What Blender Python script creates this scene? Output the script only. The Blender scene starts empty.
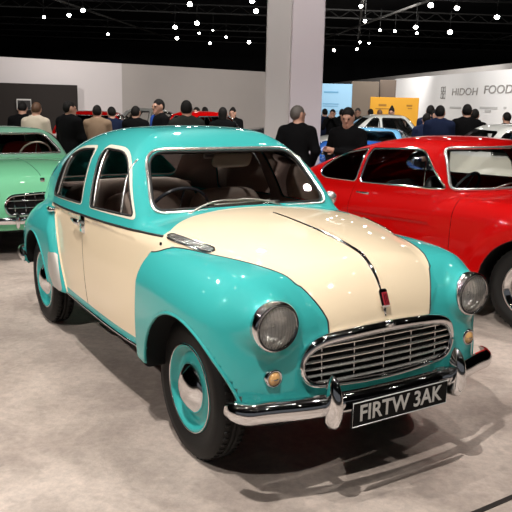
import bpy, math, random
import numpy as np
from mathutils import Vector, Matrix
random.seed(7); np.random.seed(7)
SC = bpy.context.scene
COL = SC.collection
# ------------------------------------------------------------------ camera
F_PX, PITCH, ROLL, CAM_H = 708.55, math.radians(12.31), math.radians(1.293), 1.6447
cam_d = bpy.data.cameras.new('camera'); cam = bpy.data.objects.new('camera', cam_d); COL.objects.link(cam)
cam_d.sensor_fit = 'HORIZONTAL'; cam_d.sensor_width = 36.0; cam_d.lens = 36.0*F_PX/512; cam_d.clip_end = 200
_F = Vector((0, math.cos(PITCH), -math.sin(PITCH))); _R = Vector((1, 0, 0)); _U = _R.cross(_F)
_R2 = math.cos(ROLL)*_R+math.sin(ROLL)*_U; _U2 = -math.sin(ROLL)*_R+math.cos(ROLL)*_U
cam.matrix_world = Matrix(((_R2.x, _U2.x, -_F.x, 0), (_R2.y, _U2.y, -_F.y, 0), (_R2.z, _U2.z, -_F.z, CAM_H), (0, 0, 0, 1)))
SC.camera = cam
SC.view_settings.view_transform = 'Standard'; SC.view_settings.look = 'None'
SC.view_settings.exposure = 0.0; SC.view_settings.gamma = 1.0; SC.view_settings.use_curve_mapping = False
# ------------------------------------------------------------------ world and lamps
world = bpy.data.worlds.new('world'); SC.world = world; world.use_nodes = True
world.node_tree.nodes['Background'].inputs[0].default_value = (0.9, 0.93, 1.0, 1)
world.node_tree.nodes['Background'].inputs[1].default_value = 0.10
def spot(name, loc, target, energy, angle, radius, blend=0.5, color=(1, .96, .91)):
    d = bpy.data.lights.new(name, 'SPOT'); d.energy = energy; d.spot_size = math.radians(angle); d.spot_blend = blend
    d.shadow_soft_size = radius; d.color = color
    o = bpy.data.objects.new(name, d); COL.objects.link(o); o.location = loc
    o.rotation_euler = (Vector(target)-Vector(loc)).to_track_quat('-Z', 'Y').to_euler()
    return o
KEYS = [
 ((-0.8, 0.9, 5.2), (0.3, 3.2, 0.4), 900, 80, .04),
 ((1.2, 3.0, 5.4), (0.3, 3.2, 0.5), 170, 80, .05),
 ((-3.6, 5.6, 5.4), (-1.2, 5.2, 0.3), 520, 80, .08),
 ((3.6, 5.4, 5.4), (2.4, 6.6, 0.5), 480, 80, .06),
 ((-0.4, 8.2, 5.4), (-0.6, 5.8, 0.8), 300, 80, .06),
 ((-4.2, 1.0, 4.8), (-1.4, 3.6, 0.4), 640, 85, .05),
 ((3.2, 1.6, 5.2), (1.6, 2.8, 0.2), 300, 80, .05),
]
for i, (l, t, e, a, r) in enumerate(KEYS): spot('spot_light', l, t, e, a, r)
# spots added to brighten the walls, pillar and cars behind, without lamp heads
HALL = [
 ((-8.0, 15.0, 4.6), (-8.0, 22, 1.2), 1250, 100, .15), ((-3.5, 17.5, 4.8), (-2.5, 26, 1.3), 1150, 110, .15), ((2.0, 20.0, 5.0), (3.0, 27, 1.2), 800, 110, .15),
 ((3.2, 17.0, 5.0), (6.2, 22.5, 1.4), 1500, 95, .15), ((3.5, 24.0, 5.4), (6.6, 32, 2.2), 2200, 110, .2),
 ((-4.0, 9.5, 5.4), (-3.4, 11.5, 0.8), 700, 95, .06), ((0.0, 10.8, 5.4), (-0.6, 12.8, 0.8), 800, 95, .06), ((3.8, 9.6, 5.4), (3.0, 12.2, 0.8), 800, 95, .06),
 ((-2.4, 5.2, 5.4), (-2.6, 7.6, 0.6), 420, 80, .06), ((1.5, 12.6, 5.4), (2.2, 15.5, 0.9), 700, 95, .06), ((0.2, 6.6, 5.2), (0.5, 10, 2.2), 420, 70, .06),
]
for i, (l, t, e, a, r) in enumerate(HALL): spot('hall_fill', l, t, e, a, r, .8)
# ------------------------------------------------------------------ materials
def mat(name, color, rough=.5, metal=0., coat=0., spec=.5, emit=None, estr=0., noise=None, bump=None, trans=0.):
    m = bpy.data.materials.new(name); m.use_nodes = True
    nt = m.node_tree; b = nt.nodes['Principled BSDF']
    b.inputs['Base Color'].default_value = (*color, 1); b.inputs['Roughness'].default_value = rough
    b.inputs['Metallic'].default_value = metal; b.inputs['Coat Weight'].default_value = coat
    b.inputs['Coat Roughness'].default_value = .02; b.inputs['Specular IOR Level'].default_value = spec
    if trans: b.inputs['Transmission Weight'].default_value = trans
    if emit: b.inputs['Emission Color'].default_value = (*emit, 1); b.inputs['Emission Strength'].default_value = estr
    if noise:
        sc, c2, lo, hi = noise
        tc = nt.nodes.new('ShaderNodeTexCoord'); n = nt.nodes.new('ShaderNodeTexNoise'); n.inputs['Scale'].default_value = sc
        n.inputs['Detail'].default_value = 6; r = nt.nodes.new('ShaderNodeValToRGB')
        r.color_ramp.elements[0].position = lo; r.color_ramp.elements[1].position = hi
        r.color_ramp.elements[0].color = (*color, 1); r.color_ramp.elements[1].color = (*c2, 1)
        nt.links.new(tc.outputs['Object'], n.inputs['Vector']); nt.links.new(n.outputs['Fac'], r.inputs['Fac'])
        nt.links.new(r.outputs['Color'], b.inputs['Base Color'])
    if bump:
        sc, st, dist = bump
        tc = nt.nodes.new('ShaderNodeTexCoord'); n = nt.nodes.new('ShaderNodeTexNoise'); n.inputs['Scale'].default_value = sc
        n.inputs['Detail'].default_value = 4
        bp = nt.nodes.new('ShaderNodeBump'); bp.inputs['Strength'].default_value = st; bp.inputs['Distance'].default_value = dist
        nt.links.new(tc.outputs['Object'], n.inputs['Vector']); nt.links.new(n.outputs['Fac'], bp.inputs['Height'])
        nt.links.new(bp.outputs['Normal'], b.inputs['Normal'])
    return m
def glass_mat(name, tint, refl=1.0, rough=0.01):
    m = bpy.data.materials.new(name); m.use_nodes = True; nt = m.node_tree; nt.nodes.clear()
    o = nt.nodes.new('ShaderNodeOutputMaterial'); mx = nt.nodes.new('ShaderNodeMixShader')
    t = nt.nodes.new('ShaderNodeBsdfTransparent'); g = nt.nodes.new('ShaderNodeBsdfGlossy'); f = nt.nodes.new('ShaderNodeFresnel')
    t.inputs[0].default_value = (*tint, 1); g.inputs['Roughness'].default_value = rough; f.inputs[0].default_value = 1.5
    g.inputs[0].default_value = (refl, refl, refl, 1)
    nt.links.new(f.outputs[0], mx.inputs[0]); nt.links.new(t.outputs[0], mx.inputs[1]); nt.links.new(g.outputs[0], mx.inputs[2])
    nt.links.new(mx.outputs[0], o.inputs[0]); return m
TURQ = mat('turquoise_paint', (.042, .41, .395), .5, coat=1.0, spec=.12)
CREAM = mat('cream_paint', (.86, .70, .49), .5, coat=1.0, spec=.15)
FRAMEC = mat('cream_frame', (.80, .74, .60), .45, coat=.8, spec=.2)
RED = mat('red_paint', (.44, .001, .001), .5, coat=.6, spec=.05)
GREEN = mat('green_paint', (.17, .52, .29), .5, coat=1.0, spec=.15)
MINT = mat('mint_paint', (.24, .54, .38), .5, coat=1.0, spec=.15)
BLUE = mat('blue_paint', (.02, .11, .42), .25, coat=1.0)
LBLUE = mat('pale_blue_paint', (.16, .42, .68), .25, coat=1.0)
WHITEP = mat('white_paint', (.80, .80, .76), .3, coat=1.0)
DARKP = mat('dark_paint', (.02, .022, .028), .25, coat=1.0)
CHROME = mat('chrome', (.80, .80, .81), .06, metal=1.)
SATIN = mat('satin_steel', (.62, .60, .57), .28, metal=1.)
RUBBER = mat('tyre_rubber', (.009, .0085, .008), .6, spec=.3)
BLACK = mat('black_void', (.006, .006, .006), .8, spec=.2)
SEAL = mat('black_seal', (.012, .012, .012), .5)
GLASS = glass_mat('window_glass', (.93, .94, .93), .8)
GLASS_SIDE = glass_mat('side_glass', (.93, .94, .93), .8)
LENS = glass_mat('lens_glass', (.98, .98, .96), 1.0, .03)
BOWL = mat('lamp_reflector', (.95, .93, .88), .35, metal=.7, bump=(45, .6, .02))
AMBER = mat('amber_lens', (.75, .42, .16), .2, coat=1., bump=(90, .4, .01))
UPH = mat('brown_upholstery', (.24, .155, .13), .6, noise=(30, (.18, .115, .10), .35, .7))
UPHT = mat('taupe_upholstery', (.42, .31, .26), .6)
REDUPH = mat('red_upholstery', (.55, .04, .02), .6)
PLATE = mat('number_plate_black', (.003, .003, .0035), .5, spec=.12)
SILVERLET = mat('silver_letters', (.62, .62, .60), .35, metal=.3)
LENSF = bpy.data.materials.new('fluted_lens_glass'); LENSF.use_nodes = True
_n = LENSF.node_tree; _n.nodes.clear(); _o = _n.nodes.new('ShaderNodeOutputMaterial'); _m = _n.nodes.new('ShaderNodeMixShader'); _m2 = _n.nodes.new('ShaderNodeMixShader')
_t = _n.nodes.new('ShaderNodeBsdfTransparent'); _d = _n.nodes.new('ShaderNodeBsdfDiffuse'); _g = _n.nodes.new('ShaderNodeBsdfGlossy'); _f = _n.nodes.new('ShaderNodeFresnel'); _d.inputs[0].default_value = (.9, .88, .84, 1); _g.inputs['Roughness'].default_value = .03
_m.inputs[0].default_value = .09; _n.links.new(_t.outputs[0], _m.inputs[1]); _n.links.new(_d.outputs[0], _m.inputs[2]); _n.links.new(_f.outputs[0], _m2.inputs[0]); _n.links.new(_m.outputs[0], _m2.inputs[1]); _n.links.new(_g.outputs[0], _m2.inputs[2]); _n.links.new(_m2.outputs[0], _o.inputs[0])
# ------------------------------------------------------------------ mesh helpers
def link(name, V, Fc, m, parent=None, smooth=True, normals=None, kind=None):
    me = bpy.data.meshes.new(name); me.from_pydata([tuple(map(float, v)) for v in V], [], [tuple(map(int, f)) for f in Fc]); me.update()
    ms = m if isinstance(m, (list, tuple)) else [m]
    for q in ms: me.materials.append(q)
    if smooth: me.polygons.foreach_set('use_smooth', [True]*len(me.polygons))
    if normals is not None: me.normals_split_custom_set_from_vertices([tuple(map(float, n)) for n in normals])
    o = bpy.data.objects.new(name, me); COL.objects.link(o)
    if parent is not None: o.parent = parent
    if kind: o['kind'] = kind
    return o
def empty(name, loc=(0, 0, 0), rz=0, label=None, cat=None, group=None, scale=None):
    o = bpy.data.objects.new(name, None); COL.objects.link(o); o.location = loc; o.rotation_euler = (0, 0, rz); o.empty_display_size = .1
    if label: o['label'] = label; o['category'] = cat
    if group: o['group'] = group
    return o
def tag(o, label, cat, group=None):
    o['label'] = label; o['category'] = cat
    if group: o['group'] = group
    return o
class MB:
    """collects shapes for one mesh"""
    def __init__(s): s.V = []; s.F = []; s.flat = False
    def add(s, V, Fc):
        n = len(s.V); s.V += [tuple(v) for v in V]; s.F += [tuple(i+n for i in f) for f in Fc]; return s
    def box(s, c, d, M=None, bev=0.0):
        x, y, z = [q/2 for q in d]; b = min(bev, x*.9, y*.9, z*.9)
        if b > 0:
            pts = []; fs = []
            import itertools
            vs = {}
            for sx in (-1, 1):
                for sy in (-1, 1):
                    for sz in (-1, 1):
                        vs[(sx, sy, sz, 0)] = len(pts); pts.append((sx*x, sy*(y-b), sz*(z-b)))
                        vs[(sx, sy, sz, 1)] = len(pts); pts.append((sx*(x-b), sy*y, sz*(z-b)))
                        vs[(sx, sy, sz, 2)] = len(pts); pts.append((sx*(x-b), sy*(y-b), sz*z))
            def fc(l, out):
                a, b_, c_ = [Vector(pts[i]) for i in l[:3]]
                if (b_-a).cross(c_-a).dot(Vector(out)) < 0: l = l[::-1]
                fs.append(tuple(l))
            for sg in (-1, 1):
                fc([vs[(sg, -1, -1, 0)], vs[(sg, 1, -1, 0)], vs[(sg, 1, 1, 0)], vs[(sg, -1, 1, 0)]], (sg, 0, 0))
                fc([vs[(-1, sg, -1, 1)], vs[(1, sg, -1, 1)], vs[(1, sg, 1, 1)], vs[(-1, sg, 1, 1)]], (0, sg, 0))
                fc([vs[(-1, -1, sg, 2)], vs[(1, -1, sg, 2)], vs[(1, 1, sg, 2)], vs[(-1, 1, sg, 2)]], (0, 0, sg))
                for sh in (-1, 1):
                    fc([vs[(sg, sh, -1, 0)], vs[(sg, sh, 1, 0)], vs[(sg, sh, 1, 1)], vs[(sg, sh, -1, 1)]], (sg, sh, 0))
                    fc([vs[(sg, -1, sh, 0)], vs[(sg, 1, sh, 0)], vs[(sg, 1, sh, 2)], vs[(sg, -1, sh, 2)]], (sg, 0, sh))
                    fc([vs[(-1, sg, sh, 1)], vs[(1, sg, sh, 1)], vs[(1, sg, sh, 2)], vs[(-1, sg, sh, 2)]], (0, sg, sh))
                    for si in (-1, 1): fc([vs[(sg, sh, si, 0)], vs[(sg, sh, si, 1)], vs[(sg, sh, si, 2)]], (sg, sh, si))
        else:
            pts = [(sx*x, sy*y, sz*z) for sx in (-1, 1) for sy in (-1, 1) for sz in (-1, 1)]
            fs = [(0, 1, 3, 2), (4, 6, 7, 5), (0, 4, 5, 1), (2, 3, 7, 6), (0, 2, 6, 4), (1, 5, 7, 3)]
        out = []
        for p in pts:
            v = Vector(p)
            if M is not None: v = M @ v
            out.append((v.x+c[0], v.y+c[1], v.z+c[2]))
        return s.add(out, fs)
    def tube(s, P, r, n=8, closed=False, flat=1.0, up=(0, 0, 1)):
        """sweep a circle (or an ellipse: flat scales the up direction) along P; r may be a list"""
        P = [Vector(p) for p in P]; L = len(P); rs = r if hasattr(r, '__len__') else [r]*L; ring = []
        up = Vector(up)
        for i, p in enumerate(P):
            a = P[(i-1) % L] if (closed or i > 0) else p; b = P[(i+1) % L] if (closed or i < L-1) else p
            t = (b-a).normalized(); sd = t.cross(up)
            if sd.length < 1e-4: sd = t.cross(Vector((0, 1, 0.01)))
            sd.normalize(); u2 = sd.cross(t)
            for k in range(n):
                q = 2*math.pi*k/n; ring.append(p+sd*(rs[i]*math.cos(q))+u2*(rs[i]*flat*math.sin(q)))
        fs = []
        for i in range(L if closed else L-1):
            j = (i+1) % L
            for k in range(n): fs.append((i*n+k, i*n+(k+1) % n, j*n+(k+1) % n, j*n+k))
        if not closed: fs.append(tuple(range(n))[::-1]); fs.append(tuple((L-1)*n+k for k in range(n)))
        return s.add(ring, fs)
    def lathe(s, prof, n=32, c=(0, 0, 0), axis='y', sgn=1, M=None, cap=False):
        """prof: (radius, along) pairs; axis 'y','x','z'"""
        pts = []
        for (r, h) in prof:
            for k in range(n):
                q = 2*math.pi*k/n; a, b = r*math.cos(q), r*math.sin(q)
                v = {'y': (a, sgn*h, b), 'x': (sgn*h, a, b), 'z': (a, b, sgn*h)}[axis]
                if M is not None: v = tuple(M @ Vector(v))
                pts.append((v[0]+c[0], v[1]+c[1], v[2]+c[2]))
        fs = []
        for i in range(len(prof)-1):
            for k in range(n): fs.append((i*n+k, i*n+(k+1) % n, (i+1)*n+(k+1) % n, (i+1)*n+k))
        if cap: fs.append(tuple(range(n))); fs.append(tuple((len(prof)-1)*n+k for k in range(n)))
        return s.add(pts, fs)
    def build(s, name, m, parent=None, smooth=True, auto=None):
        o = link(name, s.V, s.F, m, parent, smooth)
        if auto is not None: sharp(o, auto)
        return o
def sharp(o, deg=35):
    import bmesh
    bm = bmesh.new(); bm.from_mesh(o.data); bmesh.ops.recalc_face_normals(bm, faces=bm.faces)
    for e in bm.edges:
        e.smooth = not (len(e.link_faces) == 2 and e.calc_face_angle(0) > math.radians(deg))
    bm.to_mesh(o.data); bm.free(); return o
def recalc(o):
    import bmesh
    bm = bmesh.new(); bm.from_mesh(o.data); bmesh.ops.recalc_face_normals(bm, faces=bm.faces); bm.to_mesh(o.data); bm.free(); return o
def text_mesh(name, s, size, m, parent, M, ext=.002, bold=0.0, align='CENTER', sx=1.0):
    cu = bpy.data.curves.new(name, 'FONT'); cu.body = s; cu.size = size; cu.extrude = ext; cu.offset = bold; cu.align_x = align; cu.align_y = 'CENTER'
    to = bpy.data.objects.new('tmp', cu); COL.objects.link(to)
    bpy.context.view_layer.update(); dg = bpy.context.evaluated_depsgraph_get()
    me = bpy.data.meshes.new_from_object(to.evaluated_get(dg)); bpy.data.objects.remove(to)
    me.transform(Matrix.Diagonal((sx, 1, 1, 1))); me.transform(M); me.materials.clear(); me.materials.append(m)
    o = bpy.data.objects.new(name, me); COL.objects.link(o); o.parent = parent; return o
# ------------------------------------------------------------------ implicit surfaces
def spl(pts):
    X = np.array([p[0] for p in pts], float); Yv = np.array([p[1] for p in pts], float); n = len(X); h = np.diff(X)
    A = np.eye(n); r = np.zeros(n)
    for i in range(1, n-1):
        A[i, i-1] = h[i-1]; A[i, i] = 2*(h[i-1]+h[i]); A[i, i+1] = h[i]; r[i] = 6*((Yv[i+1]-Yv[i])/h[i]-(Yv[i]-Yv[i-1])/h[i-1])
    M2 = np.linalg.solve(A, r)
    def f(x):
        x = np.asarray(x, float); xc = np.clip(x, X[0], X[-1]); i = np.clip(np.searchsorted(X, xc)-1, 0, n-2)
        t = xc-X[i]; u = X[i+1]-xc; hh = h[i]
        y = M2[i]*u**3/(6*hh)+M2[i+1]*t**3/(6*hh)+(Yv[i]/hh-M2[i]*hh/6)*u+(Yv[i+1]/hh-M2[i+1]*hh/6)*t
        s0 = (Yv[1]-Yv[0])/h[0]-M2[1]*h[0]/6; s1 = (Yv[-1]-Yv[-2])/h[-1]+M2[-2]*h[-1]/6
        return y+np.where(x < X[0], (x-X[0])*s0, 0)+np.where(x > X[-1], (x-X[-1])*s1, 0)
    return f
def rmax(a, b, r): return np.minimum(np.maximum(a, b), -r)+np.hypot(np.maximum(a+r, 0), np.maximum(b+r, 0))
def rmin(a, b, r): return np.maximum(np.minimum(a, b), r)-np.hypot(np.maximum(r-a, 0), np.maximum(r-b, 0))
def rmaxs(r, *a):
    o = a[0]
    for q in a[1:]: o = rmax(o, q, r)
    return o
def grad(f, P, e=.002):
    g = np.empty_like(P)
    for k in range(3):
        d = np.zeros(3); d[k] = e; A = P+d; B = P-d
        g[:, k] = (f(A[:, 0], A[:, 1], A[:, 2])-f(B[:, 0], B[:, 1], B[:, 2]))/(2*e)
    return g
def isosurf(f, lo, hi, h, relax=2):
    ax = [np.arange(lo[k], hi[k]+h, h) for k in range(3)]
    G = np.meshgrid(*ax, indexing='ij'); D = f(*G); S = D < 0
    n = [len(a) for a in ax]
    c = np.zeros([q-1 for q in n], int)
    for i in (0, 1):
        for j in (0, 1):
            for k in (0, 1): c += S[i:n[0]-1+i, j:n[1]-1+j, k:n[2]-1+k]
    act = (c > 0) & (c < 8); idx = -np.ones(act.shape, int); idx[act] = np.arange(act.sum())
    cells = np.argwhere(act); acc = np.zeros((len(cells), 3)); cnt = np.zeros(len(cells))
    for a in range(3):
        o1, o2 = [q for q in range(3) if q != a]
        for p in (0, 1):
            for q in (0, 1):
                s0 = cells.copy(); s0[:, o1] += p; s0[:, o2] += q; s1 = s0.copy(); s1[:, a] += 1
                d0 = D[tuple(s0.T)]; d1 = D[tuple(s1.T)]; m = (d0 < 0) != (d1 < 0)
                t = np.where(m, d0/np.where(m, d0-d1, 1), 0)
                pt = s0.astype(float); pt[:, a] += t; acc[m] += pt[m]; cnt[m] += 1
    V = acc/cnt[:, None]*h+np.array(lo)
    Fs = []
    for a in range(3):
        o1, o2 = (a+1) % 3, (a+2) % 3
        sl0 = [slice(None)]*3; sl1 = [slice(None)]*3; sl0[a] = slice(0, n[a]-1); sl1[a] = slice(1, n[a])
        X = S[tuple(sl0)] != S[tuple(sl1)]
        e = np.argwhere(X); e = e[(e[:, o1] > 0) & (e[:, o2] > 0) & (e[:, o1] < n[o1]-1) & (e[:, o2] < n[o2]-1)]
        def ci(d1, d2):
            q = e.copy(); q[:, o1] += d1; q[:, o2] += d2; return idx[tuple(q.T)]
        quad = np.stack([ci(-1, -1), ci(0, -1), ci(0, 0), ci(-1, 0)], 1)
        s = S[tuple(e.T)]; quad[~s] = quad[~s][:, ::-1]; Fs.append(quad)
    Q = np.concatenate(Fs)
    def project(V, it):
        for _ in range(it):
            g = grad(f, V); d = f(V[:, 0], V[:, 1], V[:, 2]); gg = (g*g).sum(1)
            st = -(d/np.maximum(gg, .05))[:, None]*g; l = np.linalg.norm(st, axis=1, keepdims=True)
            V = V+st*np.minimum(1, h*.6/np.maximum(l, 1e-9))
        return V
    V = project(V, 3)
    for _ in range(relax):
        s = np.zeros_like(V); k = np.zeros(len(V))
        for a in range(4):
            np.add.at(s, Q[:, a], V[Q[:, (a+1) % 4]]+V[Q[:, (a+3) % 4]]); np.add.at(k, Q[:, a], 2)
        V = V*.5+.5*s/k[:, None]; V = project(V, 2)
    N = grad(f, V, .0015); N /= np.maximum(np.linalg.norm(N, axis=1, keepdims=True), 1e-9)
    return V, N, [tuple(q) for q in Q]
def clip(M, fn):
    """split a skin by the sign of fn(x,y,z): returns (inside, outside)"""
    V, N, Fc = M
    if len(V) == 0 or not Fc: return M, (V[:0], N[:0], [])
    d = fn(V[:, 0], V[:, 1], V[:, 2]).astype(float); d[np.abs(d) < 1e-5] = -1e-5
    Vl = list(V); Nl = list(N); cache = {}
    def cross(a, b):
        k = (a, b) if a < b else (b, a)
        if k not in cache:
            t = d[k[0]]/(d[k[0]]-d[k[1]]); cache[k] = len(Vl)
            Vl.append(V[k[0]]*(1-t)+V[k[1]]*t); nn = N[k[0]]*(1-t)+N[k[1]]*t; Nl.append(nn/max(np.linalg.norm(nn), 1e-9))
        return cache[k]
    neg = (d < 0).tolist(); A = []; B = []
    for fc in Fc:
        s = [neg[i] for i in fc]
        if all(s): A.append(fc)
        elif not any(s): B.append(fc)
        else:
            pa = []; pb = []
            for q, i in enumerate(fc):
                j = fc[(q+1) % len(fc)]
                (pa if neg[i] else pb).append(i)
                if neg[i] != neg[j]: c = cross(i, j); pa.append(c); pb.append(c)
            if len(pa) > 2: A.append(tuple(pa))
            if len(pb) > 2: B.append(tuple(pb))
    Vl = np.array(Vl); Nl = np.array(Nl)
    def comp(Fx):
        if not Fx: return Vl[:0], Nl[:0], []
        u = sorted(set(i for f_ in Fx for i in f_)); mp = {q: k for k, q in enumerate(u)}
        return Vl[u], Nl[u], [tuple(mp[i] for i in f_) for f_ in Fx]
    return comp(A), comp(B)
def skin_obj(name, M, m, parent, off=0.0, smooth=True):
    if not M[2]: return None
    return link(name, M[0]+M[1]*off, M[2], m, parent, smooth, M[1])
def closed_spline(pts, n=8):
    P = np.array(pts, float); L = len(P); out = []
    for i in range(L):
        a, b, c_, d = P[(i-1) % L], P[i], P[(i+1) % L], P[(i+2) % L]
        for k in range(n):
            t = k/n; out.append(.5*((2*b)+(-a+c_)*t+(2*a-5*b+4*c_-d)*t*t+(-a+3*b-3*c_+d)*t**3))
    return np.array(out)
def rounded(pts, r, n=5):
    """polygon with rounded corners; r single or per corner"""
    L = len(pts); out = []; rs = r if hasattr(r, '__len__') else [r]*L
    for i in range(L):
        p = Vector(pts[i]); a = Vector(pts[i-1]); b = Vector(pts[(i+1) % L]); rr = rs[i]
        da = (a-p); db = (b-p); la = min(rr, da.length*.49); lb = min(rr, db.length*.49)
        p0 = p+da.normalized()*la; p1 = p+db.normalized()*lb
        for k in range(n+1):
            t = k/n; q = p0*(1-t)**2+p*2*t*(1-t)+p1*t*t; out.append((q.x, q.y))
    return np.array(out)
def dense(poly, step=.03):
    out = []
    for i in range(len(poly)):
        a, b = poly[i], poly[(i+1) % len(poly)]; k = max(1, int(np.linalg.norm(b-a)/step))
        for j in range(k): out.append(a+(b-a)*j/k)
    return np.array(out)
def poly_sdf(poly):
    A = np.asarray(poly, float); B = np.roll(A, -1, 0)
    def f(u, v):
        u = np.asarray(u); d = np.full(u.shape, 1e9); ins = np.zeros(u.shape, bool)
        for (ax, ay), (bx, by) in zip(A, B):
            ex, ey = bx-ax, by-ay; L = ex*ex+ey*ey
            if L < 1e-14: continue
            t = np.clip(((u-ax)*ex+(v-ay)*ey)/L, 0, 1); d = np.minimum(d, np.hypot(u-ax-t*ex, v-ay-t*ey))
            c = ((ay > v) != (by > v)); xx = ax+(v-ay)*ex/(ey if abs(ey) > 1e-12 else 1e-12); ins ^= c & (u < xx)
        return np.where(ins, -d, d)
    return f
def root_y(f, x, z, hi=1.0, lo=0.0, n=60):
    """outermost |y| on the surface at side-view points"""
    x = np.asarray(x, float); z = np.asarray(z, float); y = np.full(x.shape, hi); a = y.copy(); done = np.zeros(x.shape, bool)
    for s in np.linspace(hi, lo, n):
        v = f(x, np.full(x.shape, s), z); hit = (v < 0) & ~done; y = np.where(hit, s, y); done |= hit; a = np.where(done, a, s)
    b = y
    for _ in range(25):
        m = (a+b)/2; v = f(x, m, z); a = np.where(v < 0, a, m); b = np.where(v < 0, m, b)
    return (a+b)/2
def root_x(f, y, z, hi, lo, n=80):
    y = np.asarray(y, float); z = np.asarray(z, float); x = np.full(y.shape, float(hi)); a = x.copy(); done = np.zeros(y.shape, bool)
    for s in np.linspace(hi, lo, n):
        v = f(np.full(y.shape, s), y, z); hit = (v < 0) & ~done; x = np.where(hit, s, x); done |= hit; a = np.where(done, a, s)
    b = x
    for _ in range(25):
        m = (a+b)/2; v = f(m, y, z); a = np.where(v < 0, a, m); b = np.where(v < 0, m, b)
    return (a+b)/2
def root_z(f, x, y, hi=1.6, lo=0.3, n=80):
    x = np.asarray(x, float); y = np.asarray(y, float); z = np.full(x.shape, float(hi)); a = z.copy(); done = np.zeros(x.shape, bool)
    for s in np.linspace(hi, lo, n):
        v = f(x, y, np.full(x.shape, s)); hit = (v < 0) & ~done; z = np.where(hit, s, z); done |= hit; a = np.where(done, a, s)
    b = z
    for _ in range(25):
        m = (a+b)/2; v = f(x, y, m); a = np.where(v < 0, a, m); b = np.where(v < 0, m, b)
    return (a+b)/2
def tube_obj(name, P, r, m, parent, closed=False, n=8, flat=1.0, up=(0, 0, 1)):
    return MB().tube(P, r, n, closed, flat, up).build(name, m, parent)
def xf(o, **k):
    for a, b in k.items(): setattr(o, a, b)
    return o
# ------------------------------------------------------------------ wheels
def wheel_parts(parent, c, R, W, side, disc_mat, rimR, style='disc', seg=56, detail=True):
    """side=-1: outer face towards -y"""
    w = empty('wheel', c); w.parent = parent
    hw = W/2; s = side
    b = MB()
    prof = [(rimR-.012, -hw*.70), (rimR, -hw*.80), (rimR+.02, -hw*.95), (R*.82, -hw), (R*.93, -hw*.93), (R*.985, -hw*.72), (R, -hw*.45), (R, -hw*.2), (R-.008, -hw*.19), (R-.008, -hw*.15), (R, -hw*.14),
            (R+.001, 0), (R, hw*.14), (R-.008, hw*.15), (R-.008, hw*.19), (R, hw*.2), (R, hw*.45), (R*.985, hw*.72), (R*.93, hw*.93), (R*.90, hw*.97), (R*.895, hw*1.0), (R*.82, hw), (R*.80, hw*1.01), (R*.79, hw), (rimR+.02, hw*.95), (rimR, hw*.80), (rimR-.012, hw*.70)]
    b.lathe(prof, seg, axis='y', sgn=s)
    if detail:
        for k in range(seg):
            q = 2*math.pi*(k+.5)/seg
            for yy in (-.55, .55):
                M = Matrix.Rotation(-q, 3, 'Y')
                b.box(tuple(M @ Vector((R-.002, 0, 0))+Vector((0, yy*hw*.9, 0))), (.01, hw*.34, .012), M)
    recalc(b.build('tyre', RUBBER, w))
    if style == 'disc':
        r = MB(); r.lathe([(rimR-.002, hw*.62), (rimR+.006, hw*.86), (rimR-.004, hw*.92), (rimR-.014, hw*.80), (rimR-.022, hw*.45), (rimR-.045, hw*.40), (rimR-.060, hw*.52), (rimR*.60, hw*.62), (rimR*.5, hw*.6), (.02, hw*.6)], seg, axis='y', sgn=s)
        recalc(r.build('wheel_disc', disc_mat, w))
        MB().tube([((rimR+.002)*math.cos(a), s*hw*.91, (rimR+.002)*math.sin(a)) for a in np.linspace(0, 2*math.pi, seg+1)[:-1]], .0035, 6, True, up=(0, 1, 0)).build('rim_trim', CHROME, w)
        h = MB(); h.lathe([(.118, hw*.58), (.120, hw*.72), (.112, hw*.84), (.10, hw*.92), (.08, hw*1.12), (.055, hw*1.27), (.03, hw*1.34), (.001, hw*1.36)], 40, axis='y', sgn=s)
        recalc(h.build('hubcap', CHROME, w))
    else:
        r = MB(); r.lathe([(rimR-.002, hw*.62), (rimR+.008, hw*.86), (rimR-.002, hw*.95), (rimR-.018, hw*.86), (rimR-.03, hw*.35), (rimR-.05, hw*.3), (rimR-.065, hw*.62), (rimR*.62, hw*.66), (rimR*.55, hw*.5), (rimR*.42, hw*.72), (.02, hw*.8), (.001, hw*.8)], seg, axis='y', sgn=s)
        recalc(r.build('wheel_disc', CHROME if style == 'chrome' else SATIN, w))
    return w
# ================================================================== HERO CAR
GUARD = mat('stone_guard_film', (.50, .46, .42), .4, metal=.3)
HEADL = mat('headliner_cloth', (.20, .15, .13), .8)
BRIGHT = mat('polished_trim', (.86, .84, .80), .22, metal=.85)
CAR_YAW = 2.5923763792; CX, CY = 2.7986, -1.99767
def car_to_world(x, y):
    dx, dy = x-CX, y-CY
    return (dx*math.sin(CAR_YAW)-dy*math.cos(CAR_YAW), dx*math.cos(CAR_YAW)+dy*math.sin(CAR_YAW))
hero_loc = car_to_world(0, 0)
hero = empty('vintage_saloon_car', (*hero_loc, 0), math.atan2(math.cos(CAR_YAW), math.sin(CAR_YAW)),
             'turquoise and cream vintage saloon car in the foreground with number plate FIRTW 3AK', 'car')
WF, WR = (.01, .335), (-2.37, .32)          # wheel centres (x, z)
AF, AR = (.145, .350, .385), (-2.31, .335, .368)   # arches (x, z, r)
H_P = spl([(-3.0, .40), (-2.7, .57), (-2.3, .67), (-1.8, .712), (-1.2, .722), (-.6, .712), (-.3, .68), (0, .61), (.3, .515), (.6, .42)])
H_Z = spl([(-2.95, .62), (-2.7, .86), (-2.4, .955), (-2.0, 1.00), (-1.2, 1.05), (-.7, 1.06), (-.45, 1.074), (-.2, 1.068), (.1, 1.045), (.35, 1.010), (.5, .972), (.62, .93)])
H_K = spl([(-3, .3), (-.7, .12), (-.3, .16), (.1, .24), (.35, .34), (.6, .42)])
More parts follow.
